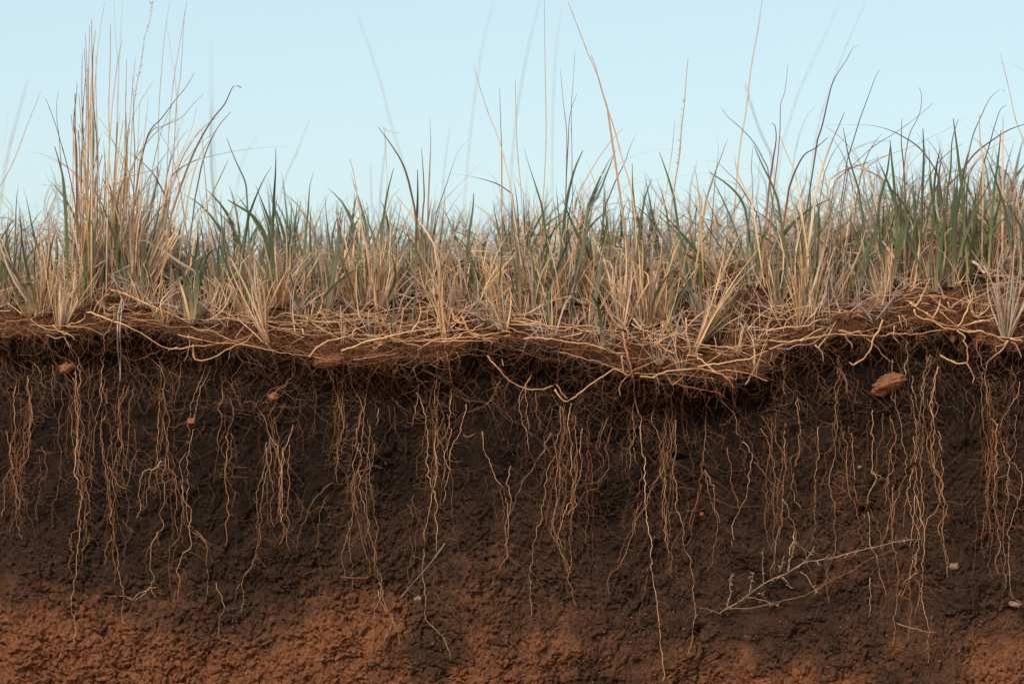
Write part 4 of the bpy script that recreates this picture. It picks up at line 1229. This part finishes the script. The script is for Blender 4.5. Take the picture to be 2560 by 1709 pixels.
wide = [o for o in COL.objects if o.get('label', '').startswith('straw tuft with wide green')][0]
for pts, w in (('1970,30 1900,90 1860,200 1830,300 1790,500 1770,690', 13), ('1520,120 1600,210 1690,310 1740,480 1765,690', 11), ('1730,60 1790,180 1810,400 1775,690', 9),
               ('1690,320 1700,500 1700,670', 9), ('1640,340 1690,480 1740,700', 7)):
    leaf(wide, 'green_blade', q(5, pts), w, 'green' if w > 8 else 'straw', -0.03)
straight, _ = leaf(None, 'fallen_leaf', q(5, '1390,0 1500,60 1640,160 1760,230 1850,290'), 6, 'grey', -0.01, 'broad tan dead leaf slanting down into the forked green tuft', cat='leaf')

# ------------------------------------------------------------------ the tall stalks and curved dead leaves against the sky
# quadrant, shape (s stalk, l leaf), material, width px, depth m, points (tip first)
STALKS = [
 (1,'s','straw',5.5,.00,'405,72 408,250 412,480 418,900 420,1250'),(1,'s','straw',4.5,.03,'393,225 394,420 385,640 375,1000'),(1,'s','brown',3.2,.05,'442,145 428,260 425,450 440,650 445,900'),
 (1,'s','straw',2.2,.15,'470,0 450,130 432,330 425,600'),(1,'s','straw',4.2,.02,'504,105 500,300 493,480 497,700 490,1100'),(1,'s','straw',1.8,.20,'518,0 530,180 545,330 540,600 520,1000'),
 (1,'s','grey',1.8,.45,'557,0 548,300 540,560'),(1,'s','straw',3.6,.04,'558,172 535,280 520,400 505,560 480,1000'),(1,'h','straw',2.2,.10,'695,0 680,90 655,180 640,290 615,420 600,600 590,900'),
 (1,'s','straw',2.3,.12,'775,0 755,150 742,320 730,520 725,800'),(1,'s','straw',1.7,.30,'762,90 785,250 800,330 812,470 815,600'),(1,'s','straw',2.1,.15,'850,0 820,170 795,330 780,460 770,620'),
 (1,'s','straw',2.7,.06,'850,50 842,180 830,350 812,470 790,800 740,1100'),(1,'l','brown',4.0,.03,'600,345 603,430 605,560 612,700 610,900'),(1,'l','brown',4.2,.02,'345,372 340,450 330,560 345,680 350,900'),
 (1,'s','brown',2.8,.02,'207,450 245,545 270,620 310,760 340,900'),(1,'s','brown',2.0,.025,'269,420 258,470 255,545 262,600'),(1,'l','straw',4.0,.05,'42,482 30,580 5,680 -20,760'),
 (1,'s','grey',4.5,1.1,'125,360 90,490 50,640 20,780'),(1,'s','straw',2.6,.20,'187,420 130,560 70,720 20,820 -20,880'),(1,'l','brown',5.5,-.01,'1110,405 1072,397 1030,480 980,540 930,620 880,720 830,850 780,1000'),
 (1,'l','brown',3.6,.05,'890,335 850,400 800,460 740,540 680,610 640,760'),(1,'l','straw',3.2,.10,'930,425 880,480 830,540 750,580 700,600 650,700'),(1,'l','straw',4.0,.06,'905,490 880,580 850,650 800,750 750,900'),
 (1,'s','straw',2.0,.25,'700,370 650,450 600,550 560,680'),(1,'s','grey',5.0,.80,'970,460 965,600 972,800 985,950'),(1,'s','grey',3.0,1.8,'970,180 972,460 980,700 985,900'),
 (1,'s','straw',3.2,.06,'925,590 932,700 945,850 955,1000'),(1,'l','grey',3.6,.10,'1305,665 1180,675 1070,690 960,715 880,740 800,790 770,850'),(1,'l','green',4.5,.03,'1035,630 1070,720 1120,830 1130,900'),
 (1,'s','grey',2.8,.65,'1415,550 1370,670 1320,780 1290,870'),(1,'s','grey',2.0,.8,'1180,610 1130,690 1100,760'),(1,'l','straw',4.0,.04,'1050,735 1020,790 960,900 900,1020'),
 (1,'s','grey',2.8,.95,'1635,65 1700,240 1750,400 1790,560 1840,720 1890,900'),(1,'l','brown',5.0,.02,'1735,585 1790,660 1840,740 1870,820 1900,950'),(1,'s','straw',2.2,.03,'1825,605 1790,600 1765,590 1755,578 1760,600'),
 (1,'s','grey',3.4,.7,'1770,660 1755,780 1745,880'),(1,'l','straw',4.6,.05,'1970,535 1975,650 1970,800 1965,900'),(1,'l','brown',4.6,.04,'1932,680 1940,780 1945,900 1940,950'),
 (1,'s','grey',2.4,.7,'2065,575 2045,700 2030,850 2020,950'),(1,'l','brown',3.2,.06,'2145,645 2100,700 2070,780 2040,870 2000,980'),(1,'l','grey',3.2,.06,'2225,725 2180,770 2120,830 2060,890 1990,980'),
 (1,'s','grey',2.8,1.0,'2265,0 2220,170 2190,350 2160,580 2130,900'),(1,'s','straw',3.2,.03,'2170,295 2200,400 2240,520 2280,620 2310,720 2340,850'),(1,'l','straw',3.6,.03,'2290,400 2295,560 2300,700 2300,950'),
 (1,'l','straw',4.8,.01,'1600,725 1620,800 1635,900 1660,1050 1680,1150'),(1,'l','brown',2.8,.05,'2015,798 2120,805 2220,825 2290,850 2347,890'),(1,'s','grey',2.8,.6,'1700,745 1700,880 1705,960'),
 (1,'l','straw',4.4,.01,'1810,890 1870,960 1940,1040 1990,1120'),
 (2,'s','straw',3.0,.03,'15,362 18,500 22,640 30,750 40,850'),(2,'s','straw',2.4,.08,'148,0 152,300 157,600 150,800 140,950'),(2,'s','grey',2.8,.9,'228,30 205,200 192,400 185,600 185,830'),
 (2,'s','grey',2.8,1.0,'130,0 80,200 45,380 20,540 0,730'),(2,'s','straw',3.2,.05,'222,320 235,470 250,600 250,720'),(2,'l','brown',3.4,.05,'300,430 275,490 262,560 258,650 250,800'),(2,'s','brown',1.8,.06,'288,235 280,380 272,500 275,700'),
 (2,'s','straw',3.8,.02,'258,0 300,110 350,240 400,360 430,470 470,590 510,740 545,860 565,1000 570,1100'),(2,'l','straw',5.6,.015,'362,255 378,300 395,360 412,420 435,490'),(2,'l','straw',3.4,.06,'508,590 460,640 400,720 340,820 290,920'),
 (2,'l','brown',3.4,.06,'570,617 540,680 520,740 480,820 430,940'),(2,'h','straw',3.8,.01,'810,262 800,350 790,470 775,600 765,720 745,850 730,1000 760,1150'),(2,'s','straw',2.2,.05,'742,555 735,680 720,800 700,950'),
 (2,'s','straw',3.4,.35,'1147,0 1125,150 1095,320 1075,500 1050,640 1035,760'),(2,'s','grey',2.8,1.0,'1505,0 1440,150 1370,300 1310,430 1270,560 1240,650'),(2,'s','grey',2.6,.75,'1625,0 1560,150 1510,270 1475,370 1420,520 1390,650'),
 (2,'l','brown',5.0,.04,'1592,210 1562,222 1530,280 1490,340 1465,390 1445,470 1420,580 1400,640'),(2,'l','brown',2.6,.05,'1268,295 1250,420 1230,480 1225,600 1215,730 1200,850'),(2,'l','brown',3.0,.06,'1690,322 1672,340 1640,430 1600,540 1575,620 1540,730'),
 (2,'l','grey_green',3.0,.25,'962,490 985,530 1050,590 1110,660 1170,770'),(2,'s','grey',5.0,.9,'1065,390 1120,550 1150,620 1190,700'),(2,'l','brown',2.8,.04,'1855,402 1868,402 1882,430 1880,490 1865,540 1830,610 1810,700'),
 (2,'l','straw',6.5,.02,'1525,515 1500,580 1470,650 1430,760 1400,860'),(2,'l','brown',5.0,.03,'1450,630 1390,680 1340,710 1300,780 1270,860'),(2,'l','brown',3.6,.05,'1400,575 1480,570 1560,570 1650,575 1730,595 1800,630 1870,680 1930,760 1960,830'),
 (2,'l','brown',4.6,.05,'1785,548 1788,650 1800,750 1805,850'),(2,'s','brown',2.2,.06,'1940,468 1880,520 1800,580 1740,620 1660,670 1560,760 1480,830'),(2,'l','brown',2.8,.08,'2075,540 2000,590 1920,630 1840,670 1760,700 1640,740 1540,780'),
 (2,'l','brown',4.4,.04,'2380,560 2347,570 2270,600 2180,660 2120,710 2060,790 1990,860'),(2,'s','straw',2.8,.08,'2240,242 2260,320 2285,420 2310,540 2347,650 2360,760'),(2,'l','brown',3.0,.06,'2230,285 2290,290 2347,318 2380,350 2400,430 2405,560'),
 (2,'l','brown',3.0,.06,'2275,415 2250,403 2200,450 2160,530 2120,620 2090,740'),(2,'l','straw',4.8,.03,'2153,520 2155,650 2165,740 2160,900'),(2,'l','straw',4.8,.04,'2255,530 2252,700 2250,850'),
 (2,'l','brown',3.4,.05,'2265,485 2240,500 2215,570 2190,660 2160,760'),(2,'l','straw',6.5,.02,'990,638 960,720 930,800 890,920'),(2,'l','brown',4.0,.03,'875,735 940,745 990,790 1040,840 1090,920 1130,990'),
 (2,'l','straw',3.8,.03,'1020,710 1030,780 1060,850 1100,930'),(2,'l','straw',3.2,.06,'745,682 660,690 590,705 510,740 400,810 330,880'),(2,'l','grey',2.6,.06,'1190,770 1050,775 900,790 760,810 620,830 480,865 350,900'),
 (2,'l','brown',4.8,.03,'1190,565 1205,580 1210,640 1195,740 1180,840'),(2,'l','straw',4.0,.03,'1225,610 1260,700 1300,790'),(2,'s','grey',3.0,.5,'1395,480 1350,540 1320,620 1300,700'),
 (2,'l','brown',3.4,.05,'940,610 948,690 935,800'),(2,'s','grey',3.4,.5,'1735,640 1650,650 1560,690 1500,760'),(2,'l','straw',4.4,.02,'835,765 850,850 860,950'),(2,'l','green',7.0,.03,'2020,545 2040,700 2060,860'),
 (2,'l','green',6.0,.03,'1525,580 1550,720 1590,860'),(2,'l','green',7.0,.02,'675,700 710,800 740,900'),(2,'l','green',7.0,.03,'1735,660 1720,790 1690,900'),(1,'l','green',8.0,.02,'250,670 270,740 290,830 300,960'),
 (1,'l','green',8.0,.02,'420,480 420,640 415,780 410,950'),(1,'l','green',8.0,.02,'1265,680 1262,780 1255,900'),(1,'l','green',8.0,.02,'1250,765 1210,830 1170,920 1140,1000'),(1,'l','green',8.0,.02,'1440,790 1420,850 1410,950 1400,1060'),
 (1,'l','green',7.0,.02,'1803,770 1780,860 1765,940 1750,1050'),(1,'l','green',7.0,.02,'1915,780 1915,900 1910,1020'),(1,'l','green',8.0,.02,'1040,915 1100,950 1160,990 1210,1060'),
 (1,'l','green',7.0,.03,'2170,880 2165,960 2150,1060'),(2,'l','green',7.5,.02,'55,680 80,760 110,850 135,930'),(2,'l','green',7.5,.02,'325,690 290,770 260,880 240,1000'),(2,'l','green',7.0,.02,'475,690 440,780 400,880 350,960'),
 (2,'l','green',7.0,.02,'550,750 552,850 560,950'),(2,'l','green',7.0,.02,'640,820 610,900 590,1000'),(2,'l','green',7.0,.03,'1110,670 1150,760 1190,840 1220,920'),(2,'l','green',7.0,.03,'1735,640 1740,740 1750,850'),
 (2,'l','green',7.0,.03,'1885,590 1885,700 1880,860'),(2,'l','green',7.0,.03,'1960,690 1950,790 1940,900'),(2,'l','green',7.0,.02,'2170,720 2200,800 2230,880 2260,960'),(2,'l','green',6.0,.03,'2235,600 2225,720 2210,850'),
 (2,'l','green',6.5,.03,'2060,540 2030,640 2020,760 2000,880'),(2,'l','green',6.0,.05,'905,790 980,840 1040,900 1070,960'),
]
for k in range(17):                                        # the bundle of stiff straw stems in the tallest clump
    bx = random.uniform(330, 640) if k > 5 else random.uniform(385, 430); tx = bx + random.gauss(6, 26); ty = random.uniform(90, 330) if k < 8 else random.uniform(260, 600)
    STALKS.append((1, 's', random.choice(('straw', 'straw', 'straw', 'brown')), random.uniform(2.4, 4.2), random.uniform(.0, .2),
                   f'{tx:.0f},{ty:.0f} {tx * .7 + bx * .3 + random.gauss(0, 6):.0f},{ty * .66 + 320:.0f} {bx:.0f},960'))
# more arching dead leaves in the tussock at the left
for k in range(22):
    bx = random.uniform(330, 900); by = random.uniform(800, 1000); dx = random.choice((-1, 1, 1)) * random.uniform(60, 260)
    tx, ty = bx + dx, random.uniform(480, 800)
    STALKS.append((1, 'l', random.choice(('straw', 'straw', 'brown', 'grey')), random.uniform(2.4, 4.2), random.uniform(.02, .2),
                   f'{tx:.0f},{ty:.0f} {bx + dx * .62:.0f},{ty + (by - ty) * .2:.0f} {bx + dx * .25:.0f},{ty + (by - ty) * .55:.0f} {bx:.0f},{by:.0f}'))
for k in range(22):
    bx = random.uniform(1250, 2340); by = random.uniform(800, 900); dx = random.choice((-1, 1)) * random.uniform(60, 240)
    tx, ty = bx + dx, random.uniform(560, 760)
    STALKS.append((2, 'l', random.choice(('straw', 'brown', 'grey')), random.uniform(2.2, 3.8), random.uniform(.04, .3),
                   f'{tx:.0f},{ty:.0f} {bx + dx * .62:.0f},{ty + (by - ty) * .2:.0f} {bx + dx * .25:.0f},{ty + (by - ty) * .55:.0f} {bx:.0f},{by:.0f}'))

SKY_MARKS = [(221, 'thickest tall stalk'), (580, 'hooked brown leaf'), (960, 'dark left-leaning leaf'), (1280, 'frame-high thin stalk'), (1480, 'sheathed slanting stalk'),
             (1710, 'feathery brown stalk'), (2130, 'dark curved leaf tip'), (2420, 'steep straw stalk')]
SPECIAL = {0: 'thickest tall stalk, straw-coloured, in the tallest clump', 20: 'hooked brown leaf arching up right of the tallest clump', 34: 'dark left-leaning dead leaf with a curled tip',
           50: 'frame-high thin straight stalk beside a blurred pair', 56: 'sheathed slanting stalk running off the top edge', 60: 'feathery brown stalk with a fine seed head',
           65: 'dark curved leaf tip highest in the grass at the right', 84 - 2: 'steep straw stalk by the far right edge'}
SPECIAL = {0: SPECIAL[0], 20: SPECIAL[20], 34: SPECIAL[34], 56: SPECIAL[56], 60: SPECIAL[60], 65: SPECIAL[65]}
sky_items = []
for i, (quad, shape, mat, w, y, pts) in enumerate(STALKS):
    pp = q(quad, pts)
    is_stalk = shape in 'sh'
    name = 'dry_stalk' if is_stalk else 'tall_green_blade' if 'green' in mat else 'dead_leaf'
    o, p = leaf(None, name, pp, w, mat, y, None, True, 0.0, 9, 'stalk' if is_stalk else 'leaf', 'stalks and long leaves standing against the sky', is_stalk, 0.3)
    if shape == 'h':            # a loose seed head along the upper third
        mb = MB()
        top_ = p[int(len(p) * (0.62 if quad == 1 else 0.5)):int(len(p) * (0.99 if quad == 1 else 0.8))]
        for j in range(len(top_) * 2):
            s = random.choice(top_) - p[0]
            d = np.array([random.uniform(-.6, .6) - (0.25 if quad == 2 else 0), random.uniform(-.4, .4), random.uniform(.3, 1)]); d /= np.linalg.norm(d)
            l_ = random.uniform(.002, .008)
            mb.tube(np.stack([s, s + d * l_ * .6, s + d * l_]), np.array([.00025, .0004, .0002]), 3, False)
        mb.build('seed_head', 'straw', o)
    if 'green' in mat: colr = 'green'
    else: colr = {'straw': 'straw', 'brown': 'brown', 'grey': 'grey'}[mat]
    top_y, dx = pp[0][1], abs(pp[0][0] - pp[-1][0])
    hgt = 'very tall' if top_y < 130 else 'tall' if top_y < 300 else 'low'
    form = ('stalk' if is_stalk else 'blade' if 'green' in mat else 'dead leaf')
    lean = 'upright' if dx < 25 else ('arching' if dx > 90 and not is_stalk else 'slanting')
    blur = 'blurred ' if y >= 0.45 else ''
    sky_items.append((o, pp[0][0], f'{hgt} {blur}{lean} {colr} {form}'))
    if i in SPECIAL: sky_items.pop(); o['label'] = SPECIAL[i]
name_by_place(sky_items, SKY_MARKS)

# ------------------------------------------------------------------ the rows of tufts behind the lip
ENV = np.array([(-100,430),(0,440),(150,430),(300,420),(420,480),(520,470),(600,420),(690,385),(800,440),(950,410),(1050,430),(1200,460),(1300,400),(1420,390),(1550,430),
                (1700,430),(1850,400),(2000,420),(2100,360),(2200,345),(2300,330),(2400,335),(2660,330)], float)
rows_items = []
for row, (y0, y1, cnt) in enumerate(((0.14, 0.24, 52), (0.26, 0.46, 34), (0.5, 0.95, 14))):
    for k in range(cnt):
        sx = -90 + (k + random.uniform(.1, .9)) * 2740 / cnt
        y = random.uniform(y0, y1)
        s = (DIST + y) / DIST
        x = (sx - 1280) * K * s
        gz = float(ground_z(x, y))
        tip = float(zpx(np.interp(sx, ENV[:, 0], ENV[:, 1]))) * s
        h = max(0.05, (0.86 + 0.42 * float(fbm(np.array([sx / 150.]), np.array([row * 7.3]), 2, 90)[0])) * (tip - gz) * random.choice((random.uniform(0.45, 0.8), random.uniform(0.7, 1.05))))
        ng, nd = random.randint(6, 12), random.randint(6, 11)
        if row == 2: ng, nd = random.randint(4, 8), random.randint(4, 8)
        if 200 < sx < 430: nd += 10
        if sx > 1900: nd += 5
        t = tuft((x, y, gz - 0.003), [('green', ng, h * 1.08), ('grey', nd, h * 0.66), ('dry', int(nd * .8), h * 0.74)], 0.022, random.uniform(-5, 6), 15)
        tag(t, None, 'grass tuft', 'grass tufts growing behind the bank lip')
        tone = 'mostly green' if ng > nd else 'greenish straw'
        size = 'tall' if h > 0.155 else 'low' if h < 0.11 else 'middling'
        rows_items.append((t, sx, f'{size} {tone} tuft in the {("second", "third", "rearmost")[row]} row'))
name_by_place(rows_items, TUFT_MARKS)

# ------------------------------------------------------------------ what nobody could count: thatch, litter, fine roots, crumbs
THATCH = np.array([(-300,580),(0,580),(200,560),(250,500),(350,490),(420,590),(600,610),(800,620),(1000,625),(1150,605),(1300,575),(1500,560),(1650,580),(1800,555),(2000,530),
                   (2200,505),(2350,490),(2560,490),(2900,500)], float)


def thatch(name, count, mat, ylo, yhi, wlo, whi, seglen):
    mb = MB()
    for _ in range(count):
        sx = random.uniform(-250, 2810); y = random.uniform(ylo, yhi); s = (DIST + y) / DIST
        x = (sx - 1280) * K * s
        gz = float(ground_z(x, y)); tz = float(zpx(np.interp(sx, THATCH[:, 0], THATCH[:, 1]))) * s
        z = gz + max(0.02, tz - gz) * random.random() ** 2.0
        m = random.randint(5, 7); L = random.uniform(0.04, 0.13)
        a = random.gauss(0.5, 0.7) if random.random() < .5 else math.pi - random.gauss(0.5, 0.7)
        turn = random.gauss(0, 0.22)
        p = [np.array([x, y, z])]
        for j in range(m):
            a += turn + random.gauss(0, 0.12)
            p.append(p[-1] + np.array([math.cos(a), random.gauss(0, .35), math.sin(a)]) * L / m)
        w = random.uniform(wlo, whi)
        b = random.uniform(0, 3.14)
        mb.ribbon(np.array(p), w * np.interp(np.linspace(0, 1, m + 1), [0, .7, 1], [1, .8, .2]), np.array([math.cos(b), math.sin(b), 0.3]))
    o = mb.build(name, mat)
    return tag(o, None, None, None, 'stuff')


tag(thatch('dead_grass_thatch', 2600, 'grey', 0.13, 0.5, .0010, .0028, 6), 'tangled grey dead grass filling in between the tufts')
tag(thatch('dry_grass_thatch', 1100, 'straw', 0.13, 0.45, .0010, .0026, 6), 'tangled straw-coloured dead grass between the tufts')
tag(thatch('brown_grass_thatch', 500, 'brown', 0.15, 0.6, .0010, .0024, 6), 'tangled brown dead grass between the tufts')


def loose_straws(name, count, mat):
    mb = MB()
    for _ in range(count):
        sx = random.uniform(-150, 2710)
        cr_, lp_ = float(np.interp(sx, CREST[:, 0], CREST[:, 1])), float(np.interp(sx, LIP[:, 0], LIP[:, 1]))
        sy = cr_ - 30 + (lp_ - cr_) * random.random() * 0.95
        b = on_bank(sx, sy, random.uniform(.005, .02)); L = random.uniform(.015, .09); m = 5
        a = random.choice((random.gauss(.3, .5), math.pi - random.gauss(.3, .5), random.gauss(1.57, .5))); tn = random.gauss(0, .18)
        p = [b]
        for j in range(m):
            a += tn; p.append(p[-1] + np.array([math.cos(a), random.gauss(-.12, .2), math.sin(a)]) * L / m)
        g = random.uniform(0, 3.14)
        mb.ribbon(np.array(p), random.uniform(.0009, .0022) * np.linspace(1, .5, m + 1), np.array([math.cos(g), math.sin(g), .3]))
    return tag(mb.build(name, mat), None, None, None, 'stuff')


tag(loose_straws('loose_straw', 800, 'straw'), 'loose straw-coloured bits lying among the tuft feet')
tag(loose_straws('loose_grey_straw', 800, 'grey'), 'loose grey bits of dead grass among the tuft feet')


def litter(name, count, mat, r, above, below, lo, hi, level):
    """Fine threads lying on the face between ABOVE px over the lip and BELOW px under it."""
    mb = MB()
    for _ in range(count):
        sx = random.uniform(-120, 2680)
        lp = float(np.interp(sx, LIP[:, 0], LIP[:, 1]))
        sy = lp - above + (above + below) * (random.random() ** (1.0 if level else 1.7))
        L = random.uniform(lo, hi); m = random.randint(6, 11)
        a = random.gauss(0, 0.5) + (math.pi if random.random() < .5 else 0) if level else random.gauss(math.pi / 2, 0.75)
        pts = [(sx, sy)]
        for j in range(m):
            a += random.gauss(0, 0.33)
            pts.append((pts[-1][0] + math.cos(a) * L / m, pts[-1][1] + math.sin(a) * L / m))
        pts = np.array(pts)
        p = on_bank_many(pts, random.uniform(0.002, 0.010))
        mb.tube(p, np.linspace(r, r * .5, m + 1) * random.uniform(.7, 1.2), 3, False)
    return tag(mb.build(name, mat), None, None, None, 'stuff')


tag(litter('root_litter', 700, 'tan', 0.62 * K, 110, 12, 40, 190, True), 'loose tan root threads littering the bank lip')
tag(litter('fine_roots', 620, 'dim', 0.46 * K, 20, 165, 25, 110, False), 'fine brown hair roots matted under the lip')
tag(litter('fine_pale_roots', 230, 'tan', 0.44 * K, 10, 170, 25, 110, False), 'fine tan hair roots matted under the lip')
tag(litter('deep_tan_roots', 170, 'tan', 0.36 * K, -50, 420, 40, 190, False), 'hair-thin tan roots threading the dark soil face')
tag(litter('deep_fine_roots', 280, 'dim', 0.42 * K, -40, 520, 30, 130, False), 'faint hair roots threading the lower soil face')


def crumbs(name, count, mat, slo, shi, ylo, yhi):
    base = np.array([(0, 0, 1), (.9, 0, .1), (-.3, .85, .1), (-.5, -.75, .0), (.1, .1, -1)])
    tri = [(0, 1, 2), (0, 2, 3), (0, 3, 1), (4, 2, 1), (4, 3, 2), (4, 1, 3)]
    mb = MB()
    P_ = on_bank_many(np.stack([RNG.uniform(-150, 2710, count), RNG.uniform(ylo, yhi, count)], 1), 0.001)
    for _ in range(count):
        s = random.uniform(slo, shi) * K * 0.5
        p = P_[_]
        v = base * (1 + RNG.normal(0, .25, (5, 3))) * s
        a = random.uniform(0, 6.28)
        v = np.stack([v[:, 0] * math.cos(a) - v[:, 2] * math.sin(a), v[:, 1], v[:, 0] * math.sin(a) + v[:, 2] * math.cos(a)], 1)
        mb.add(v + p, tri)
    return tag(mb.build(name, mat), None, None, None, 'stuff')


M['crumb'] = root_material('dark_crumb', HUMUS, (0.055, 0.030, 0.0195), 0.1, 0.8)
M['red_crumb'] = root_material('red_crumb', (0.10, 0.043, 0.023), (0.20, 0.078, 0.038), 0.1, 0.8)
tag(crumbs('dark_soil_crumbs', 2600, 'crumb', 4, 11, 830, 1500), 'loose dark crumbs clinging to the soil face')
tag(crumbs('red_soil_crumbs', 1100, 'red_crumb', 3, 9, 1530, 1720), 'loose red crumbs clinging to the lower face')
tag(crumbs('lip_soil_crumbs', 900, 'red_crumb', 4, 13, 690, 860), 'loose red-brown crumbs on the lip')

# grass that runs on over the level top of the bank
for nm, mat, cnt in (('far_green_grass', 'green', 2600), ('far_dry_grass', 'straw', 2600)):
    mb = MB()
    for _ in range(cnt):
        y = 0.9 + 14 * random.random() ** 2.2
        x = random.uniform(-1, 1) * (1.3 + 0.45 * y)
        b = np.array([x, y, float(ground_z(x, y)) - 0.005]); h = random.uniform(.02, .08) * (1 + .1 * min(y, 4)); ln = random.gauss(0, .3); ly = random.gauss(0, .25)
        t = np.linspace(0, 1, 4)[:, None]
        a = random.uniform(0, 3.14)
        mb.ribbon(b + np.array([0, 0, 1]) * h * t + np.array([ln, ly, 0]) * h * t ** 2, random.uniform(.004, .008) * (1 + .25 * y) * np.array([1, .9, .6, .1]), np.array([math.cos(a), math.sin(a), 0]))
    tag(mb.build(nm, mat), 'grass running on over the level top of the bank', None, None, 'stuff')
